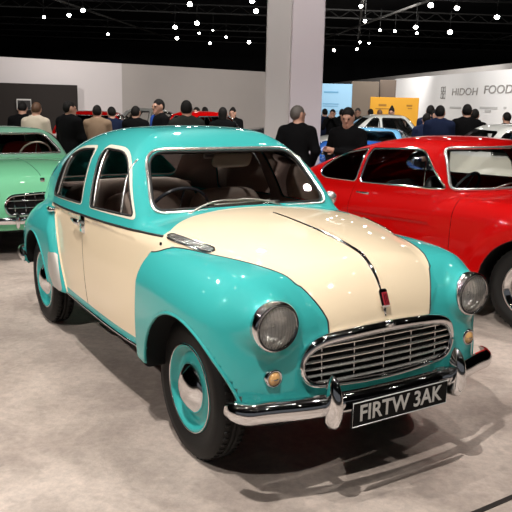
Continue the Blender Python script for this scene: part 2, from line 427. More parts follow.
def hull(x, y, z):
    Y = np.abs(y)
    zz = z-.58
    side = Y-(H_P(x)-.19*np.maximum(zz, 0)**2-.25*np.minimum(zz, 0)**2)
    top = (z-(H_Z(x)-H_K(x)*Y*Y))*.93
    front = (x-(.612-.16*Y*Y-.05*(z-.6)))
    rear = (-x-2.93+.35*Y*Y+.35*np.maximum(z-.55, 0))*.95
    a = rmax(side, top, .075)
    a = rmax(a, front, .19); a = rmax(a, rear, .16)
    return rmax(a, .375-z, .02)
G_R = spl([(-3.0, .80), (-2.8, 1.10), (-2.5, 1.265), (-2.1, 1.385), (-1.7, 1.458), (-1.25, 1.488), (-.95, 1.462), (-.7, 1.40)])
def house(x, y, z):
    Y = np.abs(y)
    plan = -.10*(x+1.2)**2*(x > -1.2)-.085*(x+1.4)**2*(x < -1.4)
    side = (Y-(.700+plan-.20*(z-.95)-.42*np.maximum(z-.98, 0)**2))*.96
    top = (z-(G_R(x)-.13*Y*Y))*.94
    ws = ((x+.590)+(z-1.088)*.93+.05*Y*Y+.10*(z-1.088)**2)*.72
    rear = (-x-2.86+(z-.95)*1.05+.30*Y*Y)*.70
    a = rmax(side, top, .17)
    a = rmax(a, ws, .06); a = rmax(a, rear, .15)
    return np.maximum(a, 1.0+.0365*(x+.30)-.018-z)
F_Y = spl([(-.45, .752), (-.2, .768), (.1, .776), (.3, .764), (.45, .725), (.6, .655)])
F_T = spl([(-.45, .948), (-.25, .964), (0, .972), (.25, .966), (.42, .945), (.6, .89)])
def ffender(x, y, z):
    Y = np.abs(y)
    zz = z-.60
    side = Y-(F_Y(x)-.20*np.maximum(zz, 0)**2-.25*np.minimum(zz, 0)**2)
    top = (z-(F_T(x)-.50*(Y-.47)**2))*.95
    front = (x-(.590-.35*(Y-.42)**2-.10*(z-.6)))*.97
    a = rmax(side, top, .15)
    a = rmax(a, front, .15)
    a = rmax(a, -(x+.385), .035)
    a = rmax(a, .365-z, .03)
    return np.maximum(a, .22-Y)
R_Y = spl([(-3.0, .66), (-2.7, .730), (-2.4, .760), (-2.05, .768), (-1.6, .750), (-1.4, .74)])
R_T = spl([(-3.0, .68), (-2.8, .80), (-2.5, .905), (-2.2, .945), (-1.8, .955), (-1.5, .95)])
def rfender(x, y, z):
    Y = np.abs(y)
    zz = z-.58
    side = Y-(R_Y(x)-.22*np.maximum(zz, 0)**2-.2*np.minimum(zz, 0)**2)
    top = (z-(R_T(x)-.45*(Y-.45)**2))*.93
    a = rmax(side, top, .16)
    a = rmax(a, (x+1.655+(z-.4)*.62)*.85, .05)
    a = rmax(a, (-x-2.90+.25*np.maximum(z-.6, 0)), .18)
    a = rmax(a, .385-z, .03)
    return np.maximum(a, .25-Y)
def hlbump(x, y, z):
    Y = np.abs(y); r = np.hypot(Y-.545, z-.785)
    return rmaxs(.02, r-.100-.10*np.maximum(.56-x, 0), x-.590, .2-x)
def body(x, y, z):
    b = rmin(hull(x, y, z), house(x, y, z), .035)
    f = rmin(ffender(x, y, z), hlbump(x, y, z), .05)
    b = rmin(b, f, .012)
    b = rmin(b, rfender(x, y, z), .022)
    Y = np.abs(y)
    c1 = np.maximum(np.hypot(x-AF[0], z-AF[1])-AF[2], .42-Y)
    c2 = np.maximum(np.hypot(x-AR[0], z-AR[1])-AR[2], .42-Y)
    b = rmax(b, -c1, .012); b = rmax(b, -c2, .012)
    return b
HS = .0145
SK = isosurf(body, (-3.06, -.85, .33), (.72, .85, 1.54), HS)
# --- window outlines, side view (x, z)
fwin = rounded([(-1.225, 1.020), (-1.345, 1.350), (-.93, 1.352), (-.640, 1.045)], [.03, .07, .24, .035], 8)
rwin = rounded([(-2.10, .985), (-2.03, 1.215), (-1.84, 1.312), (-1.475, 1.338), (-1.385, 1.018)], [.05, .16, .16, .06, .03], 8)
fwin_f = rounded([(-1.235, 1.012), (-1.360, 1.374), (-.915, 1.376), (-.605, 1.030)], [.035, .08, .25, .045], 8)
rwin_f = rounded([(-2.110, .978), (-2.04, 1.228), (-1.85, 1.335), (-1.455, 1.362), (-1.367, 1.010)], [.05, .17, .17, .07, .04], 8)
# windscreen and rear window, front view (y, z)
wsw = rounded([(-.552, 1.075), (-.472, 1.358), (.472, 1.358), (.552, 1.075), (0, 1.078)], [.07, .10, .10, .07, .3], 8)
rrw = rounded([(-.52, 1.03), (-.44, 1.31), (.44, 1.31), (.52, 1.03)], [.08, .08, .08, .08], 8)
def sd2(poly): return poly_sdf(dense(poly, .05))
s_fw, s_rw, s_fwf, s_rwf, s_ws, s_rr = map(sd2, (fwin, rwin, fwin_f, rwin_f, wsw, rrw))
glassM = {}
M = SK
ws_in, M = clip(M, lambda x, y, z: np.maximum(s_ws(y, z), np.maximum(-1.12-x, x+.565)))
rr_in, M = clip(M, lambda x, y, z: np.maximum(s_rr(y, z), x+2.05))
fw_in, M = clip(M, lambda x, y, z: np.maximum(s_fw(x, z), .3-np.abs(y)))
rw_in, M = clip(M, lambda x, y, z: np.maximum(s_rw(x, z), .3-np.abs(y)))
ff_in, M = clip(M, lambda x, y, z: np.maximum(s_fwf(x, z), .3-np.abs(y)))
rf_in, M = clip(M, lambda x, y, z: np.maximum(s_rwf(x, z), .3-np.abs(y)))
# wheel wells
w1, M = clip(M, lambda x, y, z: np.maximum(np.hypot(x-AF[0], z-AF[1])-AF[2]-.002, .36-np.abs(y)))
w2, M = clip(M, lambda x, y, z: np.maximum(np.hypot(x-AR[0], z-AR[1])-AR[2]-.002, .36-np.abs(y)))
un, M = clip(M, lambda x, y, z: z-.392)
# grille opening
gr_o = rounded([(-.395, .515), (-.432, .61), (-.365, .700), (0, .726), (.365, .700), (.432, .61), (.395, .515), (0, .495)], [.07, .10, .10, .4, .10, .10, .07, .3], 8)
s_gr = sd2(gr_o)
gr_in, M = clip(M, lambda x, y, z: np.maximum(s_gr(y, z), .4-x))
# fenders
def fsel(x, y, z): return rmin(ffender(x, y, z), hlbump(x, y, z), .05)-np.minimum(hull(x, y, z), house(x, y, z))
M = clip(M, lambda x, y, z: np.maximum(np.hypot(np.abs(y)-.545, z-.785)-.088, .45-x))[1]
WB_ = spl([(-.45, .64), (-.3, .64), (-.1, .59), (.1, .53), (.3, .455), (.45, .385), (.56, .305), (.62, .25), (.66, .21)])
def wsel(x, y, z): return np.where(x > -.40, np.maximum(np.where(x > -.34, WB_(x)-np.abs(y), -1.), fsel(x, y, z)-.09*np.clip((x+.26)/.34, 0, 1)), 9.)
FF, M = clip(M, wsel)
RF, M = clip(M, lambda x, y, z: np.maximum(rfender(x, y, z)-np.minimum(hull(x, y, z), house(x, y, z)), x+1.2))
# roof section: above the belt line
def belt(x): return 1.0+.0365*(x+.30)
def roofsel(x, y, z):
    Y = np.abs(y)
    a = belt(x)-z
    fb = x-np.minimum(-.545+.275*(Y/.62)**3-.25*np.maximum(Y-.62, 0), -.318)
    return np.maximum(a, fb)*1.0
RO, M = clip(M, roofsel)
SILLZ = .438
SI, M = clip(M, lambda x, y, z: np.maximum(z-SILLZ, np.maximum(x-.1, -1.9-x)))
def split(x0, z0, x1, z1):
    nx, nz = (z1-z0), -(x1-x0); l = math.hypot(nx, nz); nx /= l; nz /= l
    if nx < 0: nx, nz = -nx, -nz
    return lambda x, z: (x-x0)*nx+(z-z0)*nz
s_mid = split(-1.345, .96, -1.215, .45); s_front = split(-.335, 1.0, -.335, .4)
bo, M = clip(M, lambda x, y, z: np.maximum(-1.0-x, np.maximum(z-(.712-.25*y*y), .42-x)))      # nose panel under the bonnet
bo2, M = clip(M, lambda x, y, z: x+2.10)                                    # tail
gapw = .0035
FD, M = clip(M, lambda x, y, z: np.maximum(s_front(x, z)+gapw, -s_mid(x, z)+gapw))
RD, M = clip(M, lambda x, y, z: s_mid(x, z)+gapw)
# what is left: bonnet and cowl, plus gap slivers
cw, M = clip(M, lambda x, y, z: np.maximum(x+.43+.05*np.abs(y), 0-x*0-1))
gapS, cowl = clip(cw, lambda x, y, z: s_front(x, z)-gapw)
bonnet = M
# bonnet only, with a narrow shut gap along the cowl
def half(Mx, s): return clip(Mx, lambda x, y, z: (y if s > 0 else -y))[1]
skin_obj('bonnet', clip(bonnet, lambda x, y, z: -(x+.43+.05*np.abs(y))+.003)[0], CREAM, hero)
skin_obj('scuttle_panel', cowl, CREAM, hero)
skin_obj('roof', RO, TURQ, hero)
skin_obj('headliner', clip(RO, lambda x, y, z: np.maximum(.955-z, x+.66))[0], HEADL, hero, -.020)
# black seams where the wings meet the bonnet
xs = np.linspace(-.35, .47, 44); yg = np.linspace(.78, .20, 233); XG, YG = np.meshgrid(xs, yg, indexing='ij')
ZG = root_z(body, XG.ravel(), YG.ravel(), 1.3, .3).reshape(XG.shape); ok_ = (wsel(XG, YG, ZG) < 0) & (ZG < 1.25)
ysm = np.array([yg[r_][o_r][-1] if o_r.any() else .66 for r_, o_r in ((slice(None), ok_[i]) for i in range(len(xs)))])
ysm = np.convolve(np.pad(ysm, 2, 'edge'), np.ones(5)/5, 'valid'); zsm = root_z(body, xs, ysm, 1.3, .5)
zfr = np.linspace(zsm[-1]-.012, .712, 18); yfr = np.full(18, float(ysm[-1])*.8)
for _ in range(8): xfr = root_x(body, yfr, zfr, .75, .2); yfr = .5*yfr+.5*WB_(xfr)
for s in (-1, 1):
    P = [(x, s*y, z-.0008) for x, y, z in zip(xs, ysm, zsm)]+[(x-.0008, s*y, z) for x, y, z in zip(xfr, yfr, zfr)]
    tube_obj('wing_seam', P, .0036, SEAL, hero, False, 6)
skin_obj('nose_panel', bo, TURQ, hero)
skin_obj('tail_panel', bo2, TURQ, hero)
skin_obj('underbody', un, BLACK, hero)
for s in (-1, 1):
    skin_obj('front_wing', half(FF, s), TURQ, hero)
    skin_obj('rear_wing', half(RF, s), TURQ, hero)
    skin_obj('front_door', half(FD, s), CREAM, hero)
    skin_obj('rear_door', half(RD, s), CREAM, hero)
    skin_obj('sill', half(SI, s), TURQ, hero)
    skin_obj('wheel_arch_liner', half(w1, s), BLACK, hero)
    skin_obj('wheel_arch_liner', half(w2, s), BLACK, hero)
    g = skin_obj('front_side_window', half(fw_in, s), GLASS_SIDE, hero, -.012)
    g = skin_obj('rear_side_window', half(rw_in, s), GLASS_SIDE, hero, -.012)
    skin_obj('front_window_frame', half(ff_in, s), FRAMEC, hero, .001)
    skin_obj('rear_window_frame', half(rf_in, s), FRAMEC, hero, .001)
wsg = skin_obj('windscreen', ws_in, GLASS, hero, -.006)
skin_obj('rear_window', rr_in, GLASS, hero, -.006)
# --- trims
def side_curve(pts, s, off=0.0, f=house):
    P = np.asarray(pts); y = root_y(f, P[:, 0], P[:, 1])+off
    return [(x, s*yy, z) for (x, z), yy in zip(P, y)]
def front_curve(pts, off=0.0, f=house, hi=.2, lo=-1.2):
    P = np.asarray(pts); x = root_x(f, P[:, 0], P[:, 1], hi, lo)+off
    return [(xx, y, z) for (y, z), xx in zip(P, x)]
wc = front_curve(dense(wsw, .02), .002)
tube_obj('windscreen_seal', wc, .007, SEAL, wsg, True, 8)
wo = rounded([(-.568, 1.062), (-.484, 1.373), (.484, 1.373), (.568, 1.062), (0, 1.064)], [.075, .11, .11, .075, .3], 8)
tube_obj('windscreen_trim', front_curve(dense(wo, .02), .004), .0095, BRIGHT, wsg, True, 8)
for s in (-1, 1):
    tube_obj('front_window_seal', side_curve(dense(fwin, .025), s, -.004), .008, SEAL, hero, True, 6)
    tube_obj('rear_window_seal', side_curve(dense(rwin, .025), s, -.004), .008, SEAL, hero, True, 6)
    # quarterlight dividers
    for (xa, za, xb, zb) in ((-.785, 1.045, -.865, 1.32), (-1.175, 1.03, -1.285, 1.345), (-1.985, 1.0, -1.93, 1.27)):
        n = 10; pts = [(xa+(xb-xa)*t/n, za+(zb-za)*t/n) for t in range(n+1)]
        tube_obj('window_divider', side_curve(pts, s, -.006), .0075, BRIGHT, hero, False, 6)
    # belt line: black line and turquoise lip
    bx = np.linspace(-2.05, -.315, 40)
    tube_obj('belt_moulding', side_curve([(x, belt(x)-.004) for x in bx], s, .002, body), .0065, SEAL, hero, False, 6)
    # cream and white strip round the sill
    sx = np.linspace(-1.70, -.375, 40)
    tube_obj('sill_trim', side_curve([(x, .400) for x in sx], s, .004, hull), .008, CHROME, hero, False, 6)
    # shut line between the doors
    tt = np.linspace(0, 1, 24)
    tube_obj('door_seal', side_curve([(-1.345+.13*t, .955-.505*t) for t in tt], s, -.006, hull), .004, SEAL, hero, False, 5)
    # piping along the rear wing
    tt = np.linspace(0, 1, 24); zz = .93-.53*tt
    pts = [(-1.655-(z-.4)*.62, z) for z in zz]
    P = side_curve([(x+.012, z) for x, z in pts], s, .003, hull)
    tube_obj('wing_piping', P, .006, CREAM, hero, False, 6)
    # wheel arch lips
    for (A, fn) in ((AF, ffender), (AR, rfender)):
        q = np.linspace(math.radians(14 if A is AF else 4), math.radians(172), 50)
        pts = [(A[0]+A[2]*1.012*math.cos(a), A[1]+A[2]*1.012*math.sin(a)) for a in q]
        P = side_curve(pts, s, -.002, fn)
        P = [p for p in P if .3 < abs(p[1]) < .9 and p[2] > .385]
        tube_obj('arch_lip', P, .008, TURQ, hero, False, 6)
    # stone guard
    sg = rounded([(-1.815, .412), (-1.90, .50), (-1.885, .635), (-1.80, .635), (-1.675, .40)], [.03, .05, .03, .02, .03], 5)
    s_sg = sd2(sg)
    Ms = clip(half(RF, s), lambda x, y, z: s_sg(x, z))[0]
    skin_obj('stone_guard', Ms, GUARD, hero, .004)
# wheels
for s in (-1, 1):
    wheel_parts(hero, (WF[0], s*.575, WF[1]), .335, .15, s, TURQ, .205)
    wheel_parts(hero, (WR[0], s*.605, WR[1]), .32, .15, s, TURQ, .205)
# --- grille
def gx(y, z): return .622-.16*y*y-.05*(z-.6)
gb = MB(); ys = np.linspace(-.46, .46, 31); zs = (.47, .74)
gb.add([(gx(y, z)-.07, y, z) for z in zs for y in ys], [(i, i+1, 31+i+1, 31+i) for i in range(30)])
grille = gb.build('grille', BLACK, hero)
gP = dense(gr_o, .02)
surf = [(gx(y, z)+.004, y, z) for y, z in gP]
rr_ = [.013+.014*min(1, max(0, (z-.62)/.08)) for y, z in gP]
tube_obj('grille_surround', surf, rr_, CHROME, grille, True, 10)
def width_at(z):
    ys = np.linspace(0, .5, 200); d = s_gr(ys, np.full(200, z)); k = np.where(d < 0)[0]; return ys[k[-1]] if len(k) else 0
for k in range(7):
    z = .522+.0290*k; 
    m = MB(); w = width_at(z+.006)-.004
    yy = np.linspace(-w, w, 40)
    V = []
    prof = [(-.012, .004), (-.004, .0050), (.004, .001), (.003, -.0035), (-.004, -.005), (-.012, -.002)]
    for y in yy:
        zz = z+.012*(1-(y/.44)**2)*(k/6)
        for (dx, dz) in prof: V.append((gx(y, zz)+dx, y, zz+dz))
    n = len(prof); Fs = [(i*n+j, i*n+(j+1) % n, (i+1)*n+(j+1) % n, (i+1)*n+j) for i in range(39) for j in range(n)]
    m.add(V, Fs); o = m.build('grille_slat', BRIGHT, grille); sharp(o, 40)
for y in (-.32, -.16, 0, .16, .32):
    zt = .712-.12*y*y; tube_obj('grille_bar', [(gx(y, z)-.012, y, z) for z in np.linspace(.505, zt, 8)], .0028, CHROME, grille, False, 6)
# round badge on the surround
b = MB(); b.lathe([(.0, .012), (.012, .011), (.018, .006), (.020, 0)], 24, (gx(0, .73)+.02, 0, .732), 'x'); bd = b.build('grille_badge', CHROME, grille)
tube_obj('badge_scroll', [(gx(0, .73)+.028, y, .731+.004*math.cos(y*200)) for y in np.linspace(-.028, .028, 16)], .003, CHROME, grille, False, 6)
# --- bumper
bp_ = [(y, x) for y, x in [(0, .70), (.15, .697), (.30, .685), (.45, .662), (.58, .625), (.64, .612), (.695, .575), (.722, .515)]]
bxs = spl([(p[0], p[1]) for p in bp_])
yy = np.concatenate([np.linspace(-.722, -.6, 10)[:-1], np.linspace(-.6, .6, 41), np.linspace(.6, .722, 10)[1:]])
V = []; prof = [(-.012, .048), (.004, .044), (.016, .034), (.024, .018), (.0275, .002), (.026, -.014), (.019, -.030), (.008, -.041), (-.012, -.046), (-.016, -.040), (.004, -.02), (.006, .015), (-.014, .040)]
BZ = .447
for i, y in enumerate(yy):
    x = float(bxs(abs(y))); e = 1e-3; dx = (float(bxs(abs(y)+e))-x)/e*(1 if y >= 0 else -1); nrm = Vector((1, -dx, 0)).normalized()
    en = min(1.0, (.7225-abs(y))/.03+.35); en = math.sqrt(max(.05, min(1, en)))
    for (a, c_) in prof: V.append((x+nrm.x*a*en, y+nrm.y*a*en, BZ+c_*en))
n = len(prof); Lb = len(yy)
Fs = [(i*n+j, i*n+(j+1) % n, (i+1)*n+(j+1) % n, (i+1)*n+j) for i in range(Lb-1) for j in range(n)]+[tuple(range(n)), tuple((Lb-1)*n+k for k in range(n))]
mb = MB(); mb.add(V, Fs); bumper = mb.build('front_bumper', CHROME, hero); recalc(bumper)
for s in (-1, 1):
    m = MB(); zz = np.linspace(-1, 1, 15); V = []; NN = 16
    for t in zz:
        z = .480+.108*t; w = .028*math.sqrt(max(0, 1-((t+.12)/1.125)**2))*(1-.16*t)+.002; d = .052*math.sqrt(max(0, 1-((t+.15)/1.16)**2))*(1-.1*t)+.004
        for k in range(NN):
            q = 2*math.pi*k/NN; V.append((.700+.012*(1-t*t)+d*max(-.45, math.cos(q)), s*.345+w*math.sin(q)*(1+.1*math.cos(q)), z))
    Fs = [(i*NN+k, i*NN+(k+1) % NN, (i+1)*NN+(k+1) % NN, (i+1)*NN+k) for i in range(14) for k in range(NN)]+[tuple(range(NN)), tuple(14*NN+k for k in range(NN))]
    m.add(V, Fs); recalc(m.build('overrider', CHROME, hero))
    MB().box((.62, s*.35, .447), (.12, .04, .03)).build('bumper_bracket', SATIN, hero, False)
# number plate
pl = MB().box((.738, 0, .412), (.008, .535, .112), bev=.003).build('number_plate', PLATE, hero, False)
MB().tube([(.7425, -.264, .360), (.7425, .264, .360), (.7425, .264, .464), (.7425, -.264, .464)], .0022, 6, True).build('plate_border', SILVERLET, pl)
TM = Matrix(((0, 0, 1, .7425), (1, 0, 0, 0), (0, 1, 0, .411), (0, 0, 0, 1)))
text_mesh('plate_lettering', 'FIRTW 3AK', .098, SILVERLET, pl, TM, .0015, .0016, sx=.93)
# --- headlamps and side lamps
for s in (-1, 1):
    c = (.590, s*.545, .785)
    h = MB().lathe([(.099, -.045), (.1025, -.02), (.104, -.004), (.102, .005), (.097, .012), (.090, .012), (.085, .006), (.084, -.004)], 48, c, 'x')
    hd = h.build('headlamp', CHROME, hero); recalc(hd)
    MB().lathe([(.088, .004), (.080, -.02), (.06, -.045), (.03, -.06), (.012, -.063), (.0005, -.063)], 40, c, 'x').build('reflector', BOWL, hd)
    MB().lathe([(.0005, -.015), (.010, -.018), (.013, -.03), (.012, -.06)], 16, c, 'x').build('bulb', LENS, hd)
    l = MB().lathe([(.0895, .009), (.078, .020), (.06, .030), (.04, .0365), (.02, .040), (.0005, .041)], 40, c, 'x').build('lens', LENSF, hd)
    ribs = MB()
    for k in range(-5, 6):
        y0 = k*.0145; hh = math.sqrt(max(0, .082**2-y0*y0)); pts = []
        for t in np.linspace(-1, 1, 13):
            z0 = hh*t; r = math.hypot(y0, z0); pts.append((c[0]+.041-(r/.0895)**2*.032-.002, c[1]+y0, c[2]+z0))
        ribs.tube(pts, .0016, 5)
    ribs.build('lens_ribs', LENS, hd)
    MB().tube([(c[0]+.006+.012*math.cos(a*0), c[1]+.0905*math.cos(a), c[2]+.0905*math.sin(a)) for a in np.linspace(0, 2*math.pi, 41)[:-1]], .003, 6, True).build('lens_gasket', SEAL, hd)
    fx = float(root_x(body, [s*.548], [.572], .75, .3)[0])
    c = (fx-.006, s*.548, .572)
    sl = MB().lathe([(.039, -.01), (.039, .008), (.036, .016), (.031, .018), (.028, .012)], 32, c, 'x').build('side_lamp', CHROME, hero); recalc(sl)
    MB().lathe([(.0285, .011), (.024, .020), (.014, .026), (.0005, .028)], 28, c, 'x').build('lamp_lens', AMBER, sl)
    MB().tube([(c[0]+.02, c[1]-.02, c[2]), (c[0]+.029, c[1], c[2]), (c[0]+.02, c[1]+.02, c[2])], .003, 6).build('lens_bar', CHROME, sl)
# --- bonnet strip and badge
xs = np.linspace(-.30, .44, 40); zc = root_z(body, xs, np.zeros(40), 1.3, .7)
P = [(x, 0, z+.003) for x, z in zip(xs, zc)]
zq = np.linspace(float(zc[-1])-.004, .775, 16)[1:]; xq = root_x(body, np.zeros(15), zq, .8, .3)
P += [(x+.003, 0, z) for x, z in zip(xq, zq)]
rs = [.0045+.0055*min(1, i/38) if i < 42 else max(.003, .010-.0010*(i-42)) for i in range(len(P))]
tube_obj('bonnet_strip', P, rs, CHROME, hero, False, 8)
zb = .835; xb = float(root_x(body, [0.], [zb], .8, .3)[0]); 
x1 = float(root_x(body, [0.], [zb+.03], .8, .3)[0]); x2 = float(root_x(body, [0.], [zb-.03], .8, .3)[0])
ang = math.atan2(x2-x1, .06)
Mx = Matrix.Rotation(-ang, 3, 'Y')
bd = MB().box((xb+.012, 0, zb), (.022, .046, .080), Mx, .008).build('bonnet_badge', CHROME, hero, False)
MB().box((xb+.0225, 0, zb), (.006, .032, .058), Mx, .002).build('badge_enamel', mat('badge_enamel', (.28, .02, .03), .2, coat=1.), bd, False)
t_ = MB()
for k in (-1, 0, 1): t_.box((xb+.0265, k*.008, zb), (.003, .0028, .044), Mx)
MB().tube([(xb+.016, 0, zb-.035), (float(root_x(body, [0.], [zb-.075], .8, .3)[0])+.006, 0, zb-.075)], [.010, .003], 8).build('badge_spike', CHROME, bd)
t_.build('badge_ribs', CHROME, bd, False)
# --- scuttle louvres (both sides)
for s in (-1, 1):
    def lp(t, w): # along the slit (t 0..1), w across (-1..1)
        x = -.235+.36*t; z0 = .995-.018*t
        return x, z0+w*.5
    p0 = []; 
    L0 = np.linspace(0, 1, 26)
    cen = []
    for t in L0:
        x = -.292+.330*t; z = 1.003-.022*t; y = float(root_y(hull, [x], [z])[0]); cen.append(Vector((x, s*y, z)))
    gN = grad(hull, np.array([[c.x, c.y, c.z] for c in cen]))
    def ring_off(a, b, lift):
        out = []
        for i, c in enumerate(cen):
            nn = Vector(gN[i]).normalized(); tt = (cen[min(i+1, 25)]-cen[max(i-1, 0)]).normalized(); ac = nn.cross(tt)*s
            e = min(1, math.sqrt(max(.0, 1-(abs(L0[i]-.5)*2)**8))+.05)
            out.append(c+ac*a*e+nn*lift)
        return out
    outer = ring_off(.019, 0, .003)+ring_off(-.019, 0, .003)[::-1]
    lv = MB().tube(outer, .0045, 6, True).build('scuttle_louvre', CHROME, hero)
    A = ring_off(.018, 0, .0012); B = ring_off(-.018, 0, .0012); m = MB(); m.add(A+B, [(i, i+1, 26+i+1, 26+i) for i in range(25)]); m.build('louvre_backing', BLACK, lv)
    for a in (-.0085, 0, .0085): MB().tube(ring_off(a, 0, .006)[1:-1], .0024, 5).build('louvre_bar', BRIGHT, lv)
# --- handles
def handle(x, z, s):
    y = float(root_y(hull, [x], [z])[0])
    h = MB().box((x, s*(y+.006), z), (.075, .016, .105), bev=.007).build('door_handle', CHROME, hero)
    m = MB(); m.tube([(x-.012, s*(y+.008), z+.018), (x-.012, s*(y+.036), z+.018), (x+.03, s*(y+.042), z+.016), (x+.10*-1, s*(y+.040), z+.018)][:3], .008, 8); 
    m.tube([(x+.028, s*(y+.040), z+.016), (x-.02, s*(y+.044), z+.018), (x-.115, s*(y+.036), z+.018)], [.015, .014, .010], 8, flat=1.2); m.build('handle_lever', CHROME, h)
    MB().lathe([(.009, 0), (.009, .006), (.0005, .008)], 14, (x, s*(y+.012), z-.018), 'y', s).build('lock_barrel', SATIN, h)
for s in (-1, 1):
    handle(-1.30, .905, s)
    yq = float(root_y(hull, [-1.98], [.90])[0])
    o = MB().tube([(-1.95, s*(yq+.005), .90), (-1.95, s*(yq+.04), .90), (-1.99, s*(yq+.048), .90), (-2.06, s*(yq+.04), .90)], [.017, .015, .018, .012], 8).build('door_handle', CHROME, hero)
    yh = float(root_y(hull, [-.305], [.972])[0])
    MB().lathe([(.014, 0), (.013, .006), (.0005, .009)], 16, (-.300, s*yh, .958), 'y', s).build('wing_button', CHROME, hero)
# mirrors on the roof pillar
for s in (1,):
    c = Vector((-.70, s*.668, 1.070))
    m = MB(); m.tube([(-.70, s*.638, 1.02), (-.69, s*.662, 1.04), c], .006, 8)
    st = m.build('wing_mirror', CHROME, hero)
    MB().lathe([(.042, 0), (.044, .008), (.040, .022), (.03, .032), (.0005, .038)], 28, c, 'x').build('mirror_head', BRIGHT, st)
# wipers
for (y0, y1) in ((-.36, -.04), (.20, -.12)):
    pass
def wiper(p0, mid, p1, b0, b1):
    def sx(y, z): return float(root_x(house, [y], [z], .2, -1.2)[0])
    base = Vector((float(sx(p0[0], 1.10))+.055, p0[0], p0[1]))
    tip = Vector((sx(*p1)+.022, *p1)); m = Vector((sx(*mid)+.05, *mid))
    pts = [base*(1-t)**2+m*2*t*(1-t)+tip*t*t for t in np.linspace(0, 1, 9)]
    w = MB().lathe([(.016, 0), (.014, .012), (.008, .02), (.0005, .022)], 16, base-Vector((0, 0, .012)), 'z').build('wiper_arm', SATIN, hero)
    MB().tube(pts, [.0065-.0004*i for i in range(9)], 8).build('wiper_rod', SATIN, w)
    bl = [Vector((sx(b0[0]+(b1[0]-b0[0])*t, b0[1]+(b1[1]-b0[1])*t)+.012, b0[0]+(b1[0]-b0[0])*t, b0[1]+(b1[1]-b0[1])*t)) for t in np.linspace(0, 1, 12)]
    MB().tube(bl, .005, 6).build('wiper_blade', SATIN, w)
wiper((-.36, 1.055), (-.22, 1.135), (-.02, 1.105), (-.20, 1.09), (.16, 1.098))
wiper((.24, 1.055), (.10, 1.125), (-.06, 1.11), (-.16, 1.11), (.22, 1.09))
# rear bumper
rb = MB().tube([(-2.55, -.77, .47), (-2.75, -.75, .47), (-2.92, -.62, .47), (-3.0, -.3, .47), (-3.02, 0, .47), (-3.0, .3, .47), (-2.92, .62, .47), (-2.75, .75, .47), (-2.55, .77, .47)], .022, 10, flat=2).build('rear_bumper', CHROME, hero)
# --- interior
fl = MB().box((-1.35, 0, .45), (2.0, 1.1, .02)).build('cabin_floor', BLACK, hero, False)
MB().box((-.62, 0, .92), (.10, 1.12, .20), bev=.04).build('dashboard', DARKP, hero)
# soft seats: superellipsoid blocks
def soft(name, c, d, m, parent, e=4.5, tilt=0, top=None):
    n1, n2 = 20, 28; V = []; Fs = []
    for i in range(n1+1):
        a = math.pi*(i/n1-.5)
        for j in range(n2):
            b = 2*math.pi*j/n2
            sg = lambda v, p: math.copysign(abs(v)**p, v)
            x = sg(math.cos(a), 2/e)*sg(math.cos(b), 2/e); y = sg(math.cos(a), 2/e)*sg(math.sin(b), 2/e); z = sg(math.sin(a), 2/e)
            V.append((x*d[0]/2, y*d[1]/2, z*d[2]/2))
    for i in range(n1):
        for j in range(n2): Fs.append((i*n2+j, i*n2+(j+1) % n2, (i+1)*n2+(j+1) % n2, (i+1)*n2+j))
    Mr = Matrix.Rotation(tilt, 3, 'Y'); V = [tuple(Mr @ Vector(v)+Vector(c)) for v in V]
    return link(name, V, Fs, m, parent)
for s in (-1, 1):
    st = soft('front_seat', (-1.08, s*.30, .60), (.50, .50, .20), UPH, hero)
    soft('seat_back', (-1.33, s*.30, .80), (.13, .54, .56), UPHT, st, 4, -.16)
st = soft('rear_seat', (-2.0, 0, .62), (.50, 1.06, .22), UPH, hero)
soft('seat_back', (-2.27, 0, .80), (.16, 1.06, .52), UPHT, st, 4, -.3)
MB().box((-2.45, 0, 1.0), (.3, 1.0, .02)).build('parcel_shelf', UPH, hero, False)
def steering(parent, c, R, tilt, m, rad=.010):
    Mr = Matrix.Rotation(tilt, 3, 'Y')
    P = [tuple(Mr @ Vector((0, R*math.cos(a), R*math.sin(a)))+Vector(c)) for a in np.linspace(0, 2*math.pi, 33)[:-1]]
    w = MB().tube(P, rad, 8, True).build('steering_wheel', m, parent)
    sp = MB()
    for a in (math.radians(200), math.radians(340), math.radians(90)):
        sp.tube([tuple(Mr @ Vector((0, R*k*math.cos(a), R*k*math.sin(a)))+Vector(c)) for k in (0.05, .5, 1)], .006, 6)
    sp.tube([c, tuple(Mr @ Vector((.28, 0, 0))+Vector(c))], .02, 8); sp.build('wheel_spokes', m, w)
    return w
steering(hero, (-.84, -.30, 1.0), .19, .5, DARKP)
MB().box((-.94, .0, 1.335), (.015, .17, .05), bev=.006).build('interior_mirror', SATIN, hero)
soft('sun_visor', (-.93, .10, 1.30), (.03, .26, .10), FRAMEC, hero, 5, .5)
